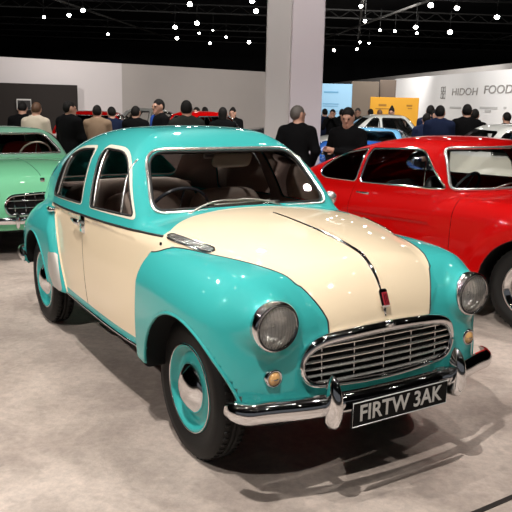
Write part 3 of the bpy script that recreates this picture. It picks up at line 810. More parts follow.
# ================================================================== SETTING
def nodes_floor():
    m = bpy.data.materials.new('polished_concrete'); m.use_nodes = True; nt = m.node_tree; b = nt.nodes['Principled BSDF']; L = nt.links.new
    tc = nt.nodes.new('ShaderNodeTexCoord')
    def noise(sc, det, dis=0., rough=.6):
        n = nt.nodes.new('ShaderNodeTexNoise'); n.inputs['Scale'].default_value = sc; n.inputs['Detail'].default_value = det
        n.inputs['Distortion'].default_value = dis; n.inputs['Roughness'].default_value = rough; L(tc.outputs['Object'], n.inputs['Vector']); return n
    def ramp(src, p0, c0, p1, c1):
        r = nt.nodes.new('ShaderNodeValToRGB'); r.color_ramp.elements[0].position = p0; r.color_ramp.elements[1].position = p1
        r.color_ramp.elements[0].color = (*c0, 1); r.color_ramp.elements[1].color = (*c1, 1); L(src, r.inputs['Fac']); return r
    a = ramp(noise(1.3, 8, .6).outputs['Fac'], .30, (.29, .235, .205), .72, (.56, .475, .42))
    c = ramp(noise(28, 6, .2, .7).outputs['Fac'], .3, (.78, .78, .78), .7, (1.12, 1.10, 1.08))
    d = ramp(noise(2.2, 3, 1.6).outputs['Fac'], .47, (.93, .93, .93), .53, (1.08, 1.08, 1.08))
    m1 = nt.nodes.new('ShaderNodeMixRGB'); m1.blend_type = 'MULTIPLY'; m1.inputs[0].default_value = 1; L(a.outputs[0], m1.inputs[1]); L(c.outputs[0], m1.inputs[2])
    m2 = nt.nodes.new('ShaderNodeMixRGB'); m2.blend_type = 'MULTIPLY'; m2.inputs[0].default_value = .7; L(m1.outputs[0], m2.inputs[1]); L(d.outputs[0], m2.inputs[2])
    L(m2.outputs[0], b.inputs['Base Color']); b.inputs['Roughness'].default_value = .48; b.inputs['Specular IOR Level'].default_value = .35
    bp = nt.nodes.new('ShaderNodeBump'); bp.inputs['Strength'].default_value = .25; bp.inputs['Distance'].default_value = .01
    L(noise(90, 4).outputs['Fac'], bp.inputs['Height']); L(bp.outputs[0], b.inputs['Normal']); return m
def struct(o): o['kind'] = 'structure'; return o
def slab(name, p0, p1, z0, z1, th, m, kind=True):
    p0 = Vector((*p0, 0)); p1 = Vector((*p1, 0)); d = p1-p0; a = math.atan2(d.y, d.x); n = Vector((-math.sin(a), math.cos(a), 0))
    c = (p0+p1)/2+n*th/2
    o = MB().box((0, 0, 0), (d.length, th, z1-z0)).build(name, m, None, False); o.location = (c.x, c.y, (z0+z1)/2); o.rotation_euler = (0, 0, a)
    if kind: struct(o)
    return o
WALLW = mat('warm_white_wall', (.74, .68, .68), .75, noise=(.6, (.70, .65, .65), .3, .7))
WALL_SHADED = mat('shaded_wall', (.50, .455, .43), .8, noise=(.8, (.47, .43, .41), .3, .7))  # shade on the middle wall put into its base colour
WALLS = mat('white_sign_wall', (.84, .84, .84), .6, noise=(.7, (.80, .80, .81), .3, .7))
SOFFIT = mat('pale_soffit', (.72, .69, .67), .7)
DARKWALL = mat('charcoal_panel', (.019, .014, .012), .85)
CEILM = mat('black_ceiling', (.012, .012, .014), .85, spec=.2)
struct(MB().box((0, 0, 0), (60, 76, .1)).build('floor', nodes_floor(), None, False)).location = (0, 23, -.05)
struct(MB().box((0, 0, 0), (60, 76, .1)).build('ceiling', CEILM, None, False)).location = (0, 23, 6.25)
slab('wall_far', (-30, 60), (30, 60), 0, 6.2, .2, CEILM)
slab('wall_far_left', (-29.8, -14), (-29.8, 60), 0, 6.2, .2, CEILM)
slab('wall_far_right', (29.8, 60), (29.8, -14), 0, 6.2, .2, CEILM)
LA, LB, LC = (-11.0, 19.4), (-4.62, 24.4), (1.2, 29.5)
slab('wall_left', LA, LB, 0, 2.78, .25, WALLW)
slab('wall_middle', LB, (2.2, 30.4), 0, 2.78, .25, WALL_SHADED)
# charcoal panel standing in front of the left wall
def on_wall(A, B, t, off): 
    d = Vector((B[0]-A[0], B[1]-A[1])); n = Vector((d.y, -d.x)).normalized(); p = Vector(A)+d*t+n*off; return (p.x, p.y)
pn = slab('charcoal_partition', on_wall(LA, LB, -.3, .25), on_wall(LA, LB, .79, .25), 0.0, 2.02, .16, DARKWALL, False)
tag(pn, 'charcoal display wall standing before the white wall at left', 'display wall')
# pillar
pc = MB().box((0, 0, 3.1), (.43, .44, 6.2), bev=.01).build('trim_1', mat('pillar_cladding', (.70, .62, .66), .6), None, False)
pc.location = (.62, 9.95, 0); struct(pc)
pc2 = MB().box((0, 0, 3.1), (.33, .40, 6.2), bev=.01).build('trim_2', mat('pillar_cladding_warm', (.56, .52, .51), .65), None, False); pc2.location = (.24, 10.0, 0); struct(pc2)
# right hand walls
slab('wall_right', (4.91, 57.7), (9.0, 20.3), 0, 3.1, .25, SOFFIT)
SA, SB = (5.29, 28.63), (6.98, 16.38)
sw = slab('sign_wall', SA, SB, 0, 2.62, .25, WALLS, False); tag(sw, 'white exhibitor wall with grey lettering at the right', 'display wall')
def wall_text(s, t, z, size, m, off=-.135, bold=0, sx=1.0, shear=0.0):
    L_ = math.dist(SA, SB)
    M_ = Matrix(((1, 0, 0, (t-.5)*L_), (0, 0, 1, off), (0, 1, 0, z-1.31), (0, 0, 0, 1)))
    Rf = Matrix(((1, shear, 0, 0), (0, 1, 0, 0), (0, 0, 1, 0), (0, 0, 0, 1)))
    M2 = Matrix(((1, 0, 0, (t-.5)*L_), (0, 0, -1, off), (0, 1, 0, z-1.31), (0, 0, 0, 1)))
    return text_mesh('wall_lettering', s, size, m, sw, M2 @ Rf, .008, bold, 'LEFT', sx)
GREYL = mat('grey_lettering', (.30, .29, .28), .6); GREYL2 = mat('pale_grey_lettering', (.52, .52, .52), .6)
# ---- ceiling beams, pipes
BEAM = mat('dark_steel', (.016, .0155, .015), .6, spec=.3)
for k, (y, z) in enumerate([(14, 5.4), (19, 5.2), (24, 5.2), (30, 5.2), (37, 5.2), (44, 5.2)]):
    b = MB(); b.box((0, 0, .16), (54, .10, .05)); b.box((0, 0, -.16), (54, .10, .05))
    for i in range(60):
        x = -26.5+i*.9; b.tube([(x, 0, -.15), (x+.45, 0, .15), (x+.9, 0, -.15)], .02, 5)
    o = b.build('trim_%d' % (k+3), BEAM, None, False); struct(o); o.location = (0, y, z); o.rotation_euler = (0, 0, .10)
PIPE = mat('grey_conduit', (.09, .088, .085), .5)
for k, (x0, y0, x1, y1, z) in enumerate([(-9, 12, -5, 40, 4.9), (-3, 12, -14, 34, 4.8), (2, 14, 6, 46, 5.0), (7, 12, 3, 40, 4.9), (11, 14, 12, 44, 4.9)]):
    o = MB().tube([(x0, y0, z), (x1, y1, z)], .045, 8).build('trim_%d' % (k+9), PIPE, None); struct(o)
# ---- ceiling lamps
LAMPG = mat('lamp_face', (1, 1, 1), .4, emit=(1, .95, .88), estr=40)
LAMPH = mat('lamp_housing', (.02, .02, .02), .5)
def lamp_proto(r, lab):
    e = empty('ceiling_spotlight', (0, 0, 0), 0, lab, 'spotlight', 'ceiling spotlights')
    h = MB().lathe([(.001, .26), (r*.55, .25), (r*.9, .10), (r*1.08, .0), (r*1.08, -.03), (r*.98, -.02)], 18, axis='z').build('housing', LAMPH, e)
    f = MB().lathe([(r*.98, -.01), (r*.6, -.025), (.001, -.03)], 18, axis='z').build('lamp_face', LAMPG, e)
    y = MB().tube([(0, r*1.1, .02), (0, r*1.15, .30), (0, 0, .34), (0, -r*1.15, .30), (0, -r*1.1, .02)], .012, 6).build('yoke', LAMPH, e)
    s = MB().tube([(0, 0, .33), (0, 0, .62)], .015, 6).build('stem', LAMPH, e)
    return e
def copy_tree(o, parent=None):
    c = o.copy(); COL.objects.link(c)
    if parent is not None: c.parent = parent
    for ch in [q for q in o.children]: copy_tree(ch, c)
    return c
LPX = [
 (-5.97, 24.87, 4.5, 0.105, 'bright ceiling spotlight near the top left, right one of the close pair'),
 (-6.85, 26.44, 4.5, 0.100, 'bright ceiling spotlight near the top left, left one of the close pair'),
 (-7.99, 27.27, 4.5, 0.080, 'dim ceiling spotlight above the left end of the white wall'),
 (-6.99, 33.75, 4.5, 0.080, 'lone small ceiling spotlight low above the wall corner at left'),
 (-2.19, 22.74, 4.5, 0.110, 'bright ceiling spotlight at the top edge above the roof of the cream and turquoise car'),
 (-2.44, 28.15, 4.5, 0.125, 'large bright ceiling spotlight left of the pillar, in the middle of its group'),
 (-3.47, 29.86, 4.5, 0.125, 'bright ceiling spotlight left of the pillar, left upper one of its group'),
 (-3.98, 35.06, 4.5, 0.120, 'ceiling spotlight directly below the left one of the group beside the pillar'),
 (-2.70, 32.24, 4.5, 0.070, 'small ceiling spotlight just below the large middle one left of the pillar'),
 (-2.00, 30.75, 4.5, 0.050, 'tiny ceiling spotlight between the group and the pillar, higher one'),
 (-1.60, 33.92, 4.5, 0.075, 'small ceiling spotlight left of the pillar between two others'),
 (-2.59, 37.62, 4.5, 0.100, 'small ceiling spotlight lowest of the group left of the pillar'),
 (-0.58, 36.44, 4.5, 0.120, 'ceiling spotlight closest to the left face of the pillar, low'),
 (-0.28, 21.77, 4.5, 0.100, 'bright ceiling spotlight touching the top edge beside the pillar'),
 (-0.18, 24.09, 4.5, 0.115, 'bright ceiling spotlight just left of the pillar near the top'),
 (4.93, 21.76, 4.5, 0.115, 'bright ceiling spotlight at the top right, left one of three in a row'),
 (5.83, 22.28, 4.5, 0.105, 'bright ceiling spotlight at the top right, middle one of three in a row'),
 (7.67, 24.24, 4.5, 0.115, 'bright ceiling spotlight at the top right, nearest the right edge'),
 (5.80, 27.82, 4.5, 0.115, 'bright ceiling spotlight directly above a smaller one over the white lettering'),
 (6.33, 30.08, 4.5, 0.080, 'smaller ceiling spotlight directly below a brighter one over the white lettering'),
 (7.49, 29.38, 4.5, 0.140, 'large ceiling spotlight lowest over the white lettering wall'),
 (2.97, 22.32, 4.5, 0.080, 'ceiling spotlight high right of the pillar'),
 (3.66, 26.23, 4.5, 0.090, 'ceiling spotlight right of the pillar in the middle of its loose group'),
 (4.69, 29.22, 4.5, 0.075, 'small ceiling spotlight right of the pillar, left one of a close pair'),
 (5.33, 29.47, 4.5, 0.075, 'small ceiling spotlight right of the pillar, right one of a close pair'),
 (4.70, 34.99, 4.5, 0.085, 'small ceiling spotlight low above the blue banner, middle one'),
 (5.19, 35.44, 4.5, 0.075, 'small ceiling spotlight low above the blue banner, right one'),
 (5.15, 39.44, 4.5, 0.100, 'small ceiling spotlight low above the blue banner, lowest one'),
 (4.04, 40.55, 4.5, 0.110, 'ceiling spotlight low beside the right face of the pillar'),
]
for (x, y, z, r, lab) in LPX:
    e = lamp_proto(r*.68, lab); e.location = (x, y, z); e.rotation_euler = (0, 0, -math.atan2(x, y))
    for c in e.children:
        if c.name.startswith(('housing', 'lamp_face')): c.rotation_euler = (-1.0, 0, 0)
    st = [c for c in e.children if c.name.startswith('stem')][0]
    st.data.transform(Matrix.Translation((0, 0, -.33))); st.data.transform(Matrix.Diagonal((1, 1, (5.3-z-.33)/.29, 1))); st.data.transform(Matrix.Translation((0, 0, .33)))
# unseen lamps added over the front cars for small reflections in paint and chrome
p0 = lamp_proto(.085, 'added unseen ceiling spotlight hanging over the front cars, above the edge of the picture'); p0['group'] = 'added ceiling spotlights over the front cars'
spots_ = [(-5.5, -3), (-2.2, -3.5), (1.2, -3.2), (4.6, -2.8), (-6, 0.4), (-2.9, 0.0), (2.6, 0.2), (5.6, 0.6), (-5.0, 3.4), (-1.9, 3.1), (0.4, 3.6), (3.4, 3.2), (6.4, 3.8), (-4.2, 6.6), (-1.2, 6.9), (1.9, 6.4), (4.9, 7.0), (-6.2, 9.4), (-2.6, 9.9), (2.6, 10.2), (6.4, 9.6), (-7.5, 5.5), (8, 1.5), (-8.2, 1.8)]
p0.location = (0, 0, 0)
for k, (x, y) in enumerate(spots_):
    q = p0 if k == 0 else copy_tree(p0)
    row = [j for j, t in enumerate(((0, 4), (4, 8), (8, 13), (13, 17), (17, 21), (21, 24))) if t[0] <= k < t[1]][0]; nth = k-(0, 4, 8, 13, 17, 21)[row]
    q['label'] = 'added unseen ceiling spotlight over the front cars, '+('first', 'second', 'third', 'fourth', 'fifth')[nth]+' in the '+('row farthest behind the camera', 'row just over the camera', 'row over the cream car', 'row over the red car', 'row before the pillar', 'outer side row')[row]
    q.location = (x, y, 5.25+.12*math.sin(k*2.1)); q.rotation_euler = (0, 0, k*1.3)
    for c in q.children:
        if c.name.startswith(('housing', 'lamp_face')): c.rotation_euler = (-.35, 0, 0)
# banners and boards behind
def board(name, c, w, h, d, ry, m, lab, cat, z0=0):
    o = MB().box((0, 0, h/2), (w, d, h), bev=.01).build(name, m, None, False); o.location = (c[0], c[1], z0); o.rotation_euler = (0, 0, ry); return tag(o, lab, cat)
bl = board('blue_banner', (2.38, 23.0), 1.08, 2.24, .08, -.15, mat('pale_blue_print', (.24, .44, .62), .6), 'pale blue display banner right of the pillar', 'banner')
for k, (w, z, h) in enumerate([(.46, 1.98, .05), (.5, 1.62, .025), (.46, 1.55, .02), (.5, 1.40, .02), (.44, 1.33, .02)]):
    MB().box((-.12, -.045, z), (w, .006, h)).build('printed_line', mat('blue_print_line', (.10, .28, .45), .5), bl, False)
board('taupe_partition', (3.66, 25.3), .95, 2.40, .12, -.15, mat('taupe_panel', (.17, .135, .105), .8), 'taupe partition panel between the blue banner and the dark gap', 'partition')
board('taupe_partition', (4.46, 25.4), .56, 2.47, .12, -.15, mat('brown_panel', (.12, .09, .07), .8), 'brown partition panel above the yellow board, left of the white wall', 'partition')
yb = board('yellow_board', (3.83, 20.6), 1.36, 1.84, .08, -.12, mat('yellow_print', (.62, .30, .012), .6), 'yellow display board behind the white car', 'board')
YT = mat('brown_print', (.30, .14, .01), .5)
for (x, z, w, h) in ((-.33, 1.62, .22, .06), (-.25, 1.52, .55, .025), (.42, 1.62, .16, .05), (.44, 1.54, .12, .03)):
    MB().box((x, -.045, z), (w, .006, h)).build('printed_line', YT, yb, False)
fr = MB().box((0, 0, 0), (.26, .02, .17)).build('picture_frame', mat('pale_frame', (.62, .60, .58), .5), None, False)
fp = on_wall(LA, LB, .565, .27); fr.location = (fp[0]+.1, fp[1]-.1, 1.40); fr.rotation_euler = (0, 0, math.atan2(LB[1]-LA[1], LB[0]-LA[0])); tag(fr, 'small white framed notice on the charcoal display wall', 'picture frame')
fr.scale = (1.7, 1, 1.9)
MB().box((0, -.013, -.01), (.235, .006, .145)).build('frame_print', mat('dark_print', (.03, .028, .028), .5), fr, False)
# sign lettering
EM = MB(); 
for (x, z) in ((-.07, .05), (.03, .05), (-.07, -.07), (.03, -.07)): EM.tube([(x-.035, 0, z-.04), (x-.035, 0, z+.04), (x+.035, 0, z+.05), (x+.035, 0, z-.05)], .012, 5, True)

ex = (.388+.428)/2
L_ = math.dist(SA, SB)
em = EM.build('wall_emblem', GREYL, sw); em.location = ((ex-.5)*L_, -.135, 2.07-1.31); em.scale = (2.0, 1, 1.7)
wall_text('HIDOH', .461, 2.06, .30, GREYL, sx=1.95, shear=.15)
wall_text('FOODA', .645, 2.10, .32, GREYL, sx=1.9, shear=.15)
for (t0, t1, z) in ((.456, .528, 1.59), (.632, .720, 1.61), (.660, .690, 1.52), (.750, .762, 1.62)):   # lines of small print too faint to read
    MB().box((((t0+t1)/2-.5)*L_, -.135, z-1.31), ((t1-t0)*L_, .008, .06)).build('printed_line', GREYL2, sw, False)
# floor box strip at the right front
st = MB().box((0, 0, .003), (2.2, .022, .006)).build('trim_20', mat('floor_strip', (.02, .018, .016), .5), None, False); struct(st); st.location = (1.6, 3.074, 0); st.rotation_euler = (0, 0, math.radians(32.9))
# ================================================================== OTHER CARS
def make_car(name, label, loc, rz, p, paint, roofpaint, res=.03, group=None, glass=GLASS, uph=UPH, detail=False):
    """p: dict of the car's own measurements (metres, x forward from the front axle)"""
    root = empty(name, (*loc, 0), rz, label, 'car', group)
    g = lambda k, d: p.get(k, d)
    wb = g('wb', 2.3); W = g('W', .78); R = g('R', .31); fo = g('fo', .65); ro = g('ro', .85)
    belt = g('belt', .92); roof = g('roof', 1.36); wsb = g('wsb', -.55); wst = g('wst', -.95); rrt = g('rrt', -wb+.45); rrb = g('rrb', -wb-.1)
    hz = spl(g('hood', [(-wb-ro, .62), (-wb-ro+.25, .82), (-wb, .90), (-1.2, .90), (-.5, .92), (0, .88), (.4, .80), (fo, .64)]))
    pw = spl(g('plan', [(-wb-ro, W*.80), (-wb, W*.96), (-1.1, W), (0, W*.98), (fo-.1, W*.86), (fo, W*.82)]))
    k = g('crown', .12); zb = g('zbot', .22); rn = g('rnose', .16); rt = g('rtop', .10)
    fx = g('bulge', .02)
    tumb = g('tumble', .34)
    rl = spl(g('roofline', [(rrt-.5, roof-.14), (rrt, roof-.03), ((wst+rrt)/2, roof), (wst, roof-.02), (wst+.4, roof-.10)]))
    sl = (wsb-wst)/(roof-.03-belt); sr = (rrt-rrb)/(roof-.05-belt)
    def hull_(x, y, z):
        Y = np.abs(y)
        side = Y-(pw(x)-.30*np.maximum(z-.62, 0)**2-.35*np.maximum(.45-z, 0)**2)
        top = (z-(hz(x)-k*Y*Y))*.95
        a = rmax(side, top, rt)
        a = rmax(a, x-fo+.12*Y*Y+.12*np.maximum(z-.5, 0), rn); a = rmax(a, -x-wb-ro+.12*Y*Y+.2*np.maximum(z-.5, 0), rn)
        return rmax(a, zb-z, .03)
    def flare(x, y, z):
        Y = np.abs(y); a = None
        for cx in (0, -wb):
            q = rmaxs(.07, Y-(W+fx-.25*np.maximum(z-.55, 0)**2), np.hypot(x-cx, (z-R)*1.0)-(R+.20), .32-Y, zb+.02-z)
            a = q if a is None else np.minimum(a, q)
        return a
    def house_(x, y, z):
        Y = np.abs(y)
        side = (Y-(W-.055-g('plank', .05)*(x-wsb+.8)**2-tumb*(z-belt)-.18*np.maximum(z-belt, 0)**2))*.95
        top = (z-(rl(x)-.10*Y*Y))*.95
        ws = ((x-wsb)+(z-belt)*sl+g('wcurve', .12)*Y*Y)/math.hypot(1, sl)
        rr = (-(x-rrb)+(z-belt)*sr+.15*Y*Y)/math.hypot(1, sr)
        a = rmax(side, top, g('rroof', .13)); a = rmax(a, ws, .05); a = rmax(a, rr, .12)
        return np.maximum(a, belt-.2-z)
    def body_(x, y, z):
        b = rmin(hull_(x, y, z), house_(x, y, z), .05)
        if fx > 0: b = rmin(b, flare(x, y, z), .06)
        Y = np.abs(y)
        for cx in (0, -wb): b = rmax(b, -np.maximum(np.hypot(x-cx, z-R)-(R+.055), .40-Y), .01)
        return b
    S_ = isosurf(body_, (-wb-ro-.1, -W-.1, zb-.06), (fo+.1, W+.1, roof+.08), res, 2)
    zt = roof-g('hdr', .085); zs = belt+.045
    wb_, wt_ = g('wsw', (W-.16, W-.30)); wsw_ = rounded([(-wb_, zs), (-wt_, zt), (wt_, zt), (wb_, zs)], [.05, .07, .07, .05])
    wins = g('wins', None)
    xw = lambda z: wsb-(z-belt)*sl
    xr = lambda z: rrb+(z-belt)*sr
    mid = g('mid', (wsb+rrb)/2-.1)
    if wins is None:
        wins = [rounded([(mid+.04, zs), (mid+.02, zt), (xw(zt)-.14, zt), (xw(zs)-.16, zs)], [.03, .05, .09, .04]),
                rounded([(xr(zs)+.22, zs), (xr(zt)+.14, zt), (mid-.05, zt), (mid-.03, zs)], [.06, .10, .05, .03])]
    M_ = S_; sdw = sd2(wsw_)
    a_, M_ = clip(M_, lambda x, y, z: np.maximum(sdw(y, z), xw(z)-.30-x)); wg = skin_obj('windscreen', a_, glass, root, -.004)
    rrw_ = rounded([(-(W-.22), zs+.03), (-(W-.34), zt), (W-.34, zt), (W-.22, zs+.03)], [.08, .08, .08, .08]); sdr = sd2(rrw_)
    a_, M_ = clip(M_, lambda x, y, z: np.maximum(sdr(y, z), x-xr(z)-.22)); skin_obj('rear_window', a_, glass, root, -.004)
    for wdw in wins:
        sdq = sd2(wdw); a_, M_ = clip(M_, lambda x, y, z: np.maximum(sdq(x, z), .25-np.abs(y)))
        for s in (-1, 1): skin_obj('side_window', half(a_, s), glass, root, -.005)
        for s in (-1, 1):
            P = dense(wdw, .05); yv = root_y(house_, P[:, 0], P[:, 1], W+.1)
            pts = [(x, s*y, z) for (x, z), y in zip(P, yv) if y < W+.05]
            tube_obj('window_trim', pts, .010 if detail else .012, CHROME, root, True, 6)
    a_, M_ = clip(M_, lambda x, y, z: np.maximum(np.minimum(np.hypot(x, z-R), np.hypot(x+wb, z-R))-(R+.058), .36-np.abs(y))); [skin_obj('wheel_arch_liner', clip(half(a_, s), (lambda q: (lambda x, y, z: q*(x+wb/2)))(e))[0], BLACK, root) for s in (-1, 1) for e in (-1, 1)]
    a_, M_ = clip(M_, lambda x, y, z: z-zb-.015); skin_obj('underbody', a_, BLACK, root)
    if 'grille' in p:
        gw, g0, g1 = p['grille']; go = rounded([(-gw*.92, g0), (-gw, (g0+g1)/2), (-gw*.85, g1-.02), (0, g1), (gw*.85, g1-.02), (gw, (g0+g1)/2), (gw*.92, g0)], [.05, .06, .06, .2, .06, .06, .05])
        sg_ = sd2(go); a_, M_ = clip(M_, lambda x, y, z: np.maximum(sg_(y, z), fo-.35-x))
        gr = skin_obj('grille', a_, BLACK, root, -.03)
        P = front_curve(dense(go, .03), .004, hull_, fo+.1, fo-.6); tube_obj('grille_surround', P, .016, CHROME, gr, True, 8)
        for yy_ in np.linspace(-gw, gw, g('gbars', 9))[1:-1]:
            zz = np.linspace(g0+.01, g1-.015, 5); xx = root_x(hull_, np.full(5, yy_), zz, fo+.1, fo-.6)
            tube_obj('grille_bar', [(x-.01, yy_, z) for x, z in zip(xx, zz)], .006, CHROME, gr)
        for zz_ in np.linspace(g0, g1, g('gslats', 4))[1:-1]:
            yq = np.linspace(-gw*.95, gw*.95, 15); xx = root_x(hull_, yq, np.full(15, zz_), fo+.1, fo-.6)
            tube_obj('grille_slat', [(x-.006, y, zz_) for x, y in zip(xx, yq)], .006, CHROME, gr)
    if detail:
        dr0, dr1 = g('door', (wsb-.05, mid))
        DR, M_ = clip(M_, lambda x, y, z: np.maximum(np.maximum(x-dr0, dr1-x), np.maximum(z-(belt+.02), (zb+.12)-z)))
        DR = clip(DR, lambda x, y, z: np.maximum(np.maximum(x-dr0+.004, dr1+.004-x), (zb+.124)-z))[0]
        for s in (-1, 1):
            d_ = skin_obj('door', half(DR, s), paint, root)
            hx, hzz = dr1+.13, belt-.055; yv = float(root_y(hull_, [hx], [hzz], W+.1)[0])
            MB().tube([(hx+.05, s*(yv+.002), hzz), (hx+.05, s*(yv+.03), hzz+.003), (hx-.08, s*(yv+.032), hzz+.003)], [.014, .014, .010], 8).tube([(hx+.035, s*yv, hzz-.012), (hx+.035, s*(yv+.02), hzz-.012)], .014, 8).build('door_handle', CHROME, d_)
    if roofpaint is not paint:
        a_, M_ = clip(M_, lambda x, y, z: belt+.02-z); skin_obj('roof', a_, roofpaint, root)
    skin_obj('body', M_, paint, root)
    P = front_curve(dense(wsw_, .04), .003, house_, 1.0, -1.6)
    tube_obj('windscreen_trim', P, .015 if detail else .011, BRIGHT if detail else CHROME, wg, True, 6)
    # wheels
    for s in (-1, 1):
        for cx in (0, -wb): wheel_parts(root, (cx, s*(W-.13), R), R, .15, s, paint, R*.64, g('wstyle', 'chrome'), 40 if detail else 24, detail)
    # bumpers, lamps
    for (bx0, sgn, nm) in ((fo+.055, 1, 'front_bumper'), (-wb-ro-.055, -1, 'rear_bumper')):
        P = [(bx0-sgn*q, y, g('bz', .42)) for y, q in ((-W-.01, .34), (-W+.04, .18), (-W*.7, .05), (-W*.35, 0), (0, -.01), (W*.35, 0), (W*.7, .05), (W-.04, .18), (W+.01, .34))]
        bo_ = MB().tube(P, .020, 8, flat=2).build(nm, CHROME, root)
        for s in (-1, 1): MB().lathe([(.001, -.08), (.018, -.06), (.024, 0), (.018, .07), (.001, .09)], 12, (bx0+sgn*.02, s*W*.42, g('bz', .42)), 'z').build('overrider', CHROME, bo_)
    hy, hzl, hr = g('lamp', (W-.16, .66, .085))
    for s in (-1, 1):
        x = float(root_x(hull_, [s*hy], [hzl], fo+.1, fo-.8)[0])
        MB().lathe([(hr*1.15, -.12), (hr*1.18, -.02), (hr*1.12, .015), (hr*1.02, .02), (hr, .008)], 28, (x, s*hy, hzl), 'x').build('headlamp', CHROME, root)
        MB().lathe([(hr, .008), (hr*.7, .03), (hr*.35, .04), (.001, .043)], 28, (x, s*hy, hzl), 'x').build('lamp_glass', LENSW, root)
        xr_ = -wb-ro+.1
        MB().lathe([(.04, 0), (.036, .02), (.001, .03)], 16, (xr_-.02, s*(W-.18), .62), 'x', -1).build('tail_lamp', TAILR, root)
    # inside
    sm = lambda nm, c, d, m, par, e=4.5, t=0: soft(nm, c, d, m, par, e, t)
    for s in (-1, 1):
        st_ = sm('front_seat', (wsb-.62, s*.34, .50), (.5, .5, .2), uph, root); sm('seat_back', (wsb-.90, s*.34, .74+g('seatup', 0)), (.13, .5, .52), uph, st_, 4, -.18)
    MB().box((wsb-.12, 0, belt-.10), (.14, W*1.5, .14), bev=.05).build('dashboard', g('dash', DARKP), root, False)
    MB().box(((wsb+rrb)/2, 0, .30), (abs(rrb-wsb)+.2, W*1.5, .02)).build('cabin_floor', BLACK, root, False)
    steering(root, (wsb-.32, -.34*g('rhd', 1), belt-.0), .19, .5, g('wheelmat', DARKP), .012)
    return root, hull_, house_, dict(wsb=wsb, belt=belt)
LENSW = mat('headlamp_glass', (.75, .76, .76), .12, coat=1., metal=.3); TAILR = mat('tail_lamp_red', (.4, .01, .01), .2, coat=1.)
def car_at(hub_world, h, hx, hy):
    """origin so that local point (hx, hy) stands at hub_world with heading h (degrees)"""
    a = math.radians(h); c, s = math.cos(a), math.sin(a)
    return (hub_world[0]-(c*hx-s*hy), hub_world[1]-(s*hx+c*hy)), a
# --- red coupe
o_, a_h = car_at((2.04, 5.06), -45, 0, -.70)
RP = dict(wb=2.30, W=.80, R=.33, fo=.78, ro=.65, belt=.945, roof=1.385, wsb=-.50, wst=-.66, rrt=-1.75, rrb=-2.60, wsw=(.64, .60), hdr=.07,
    hood=[(-2.95, .55), (-2.75, .72), (-2.4, .86), (-1.9, .93), (-1.2, .945), (-.6, .96), (-.2, .95), (.2, .90), (.55, .80), (.78, .66)],
    roofline=[(-3, .78), (-2.7, .97), (-2.4, 1.11), (-2.05, 1.24), (-1.6, 1.350), (-1.2, 1.385), (-.9, 1.385), (-.5, 1.35)], plank=.06, tumble=.20, wcurve=.62, rroof=.15,
    crown=.05, rtop=.14, bulge=.01, door=(-.655, -1.66), lamp=(.58, .72, .09),
    wins=[rounded([(-1.60, .985), (-1.55, 1.270), (-1.02, 1.295), (-.79, .995)], [.03, .03, .10, .03]),
          rounded([(-2.03, .985), (-2.09, 1.05), (-1.90, 1.205), (-1.595, 1.268), (-1.645, .985)], [.06, .09, .11, .02, .03])])
redcar, rh, rho, _ = make_car('classic_coupe', 'red classic two door coupe parked right behind the cream and turquoise car', o_, a_h, RP, RED, RED, .022, detail=True, uph=mat('black_leather', (.02, .018, .018), .4))
tube_obj('window_divider', [(-.83, s_, z) for s_, z in []] or [(x, -float(root_y(rho, [x], [z], .9)[0])+.004, z) for x, z in ((-.96, 1.0), (-1.02, 1.285))], .007, CHROME, redcar)
for (y0, y1) in ((-.30, .02), (.20, .50)):
    P = [(float(root_x(rho, [y], [z], .5, -1.5)[0])+.02, y, z) for y, z in ((y0, 1.0), ((y0+y1)/2, 1.03), (y1, 1.035))]
    w_ = MB().tube(P, .006, 6).build('wiper', SATIN, redcar)
# --- green coupe facing the camera
ga = math.radians(-57)
nose = Vector((-2.16, 7.22)); GP = dict(wb=2.25, W=.76, R=.31, fo=.62, ro=.75, belt=.94, roof=1.28, wsb=-.62, wst=-.98, rrt=-1.75, rrb=-2.25, hdr=.075,
    hood=[(-3.1, .60), (-2.8, .78), (-2.3, .88), (-1.2, .92), (-.6, .95), (0, .93), (.3, .88), (.5, .80), (.62, .70)], crown=.10, grille=(.42, .47, .68), gbars=9, gslats=4, lamp=(.56, .66, .10), bz=.42, zbot=.30, wcurve=.18, bulge=.02, rhd=-1)
GP['dash'] = REDUPH; GP['seatup'] = .08; GP['wheelmat'] = FRAMEC
go_ = (nose.x-.62*math.cos(ga), nose.y-.62*math.sin(ga))
greencar, gh, gho, _ = make_car('classic_coupe', 'green classic coupe with paler roof and red interior at the left edge', go_, ga, GP, GREEN, MINT, .024, detail=True, uph=REDUPH)
xs_ = np.linspace(-.5, .50, 14); zz_ = root_z(gh, xs_, np.zeros(14), 1.2, .5); tube_obj('bonnet_strip', [(x, 0, z) for x, z in zip(xs_, zz_)], .004, mat('dark_green_line', (.02, .12, .07), .4), greencar)
xb_ = float(root_x(gh, [0.], [.80], .8, .2)[0]); MB().box((xb_+.01, 0, .80), (.02, .05, .05), bev=.008).build('bonnet_badge', CHROME, greencar)
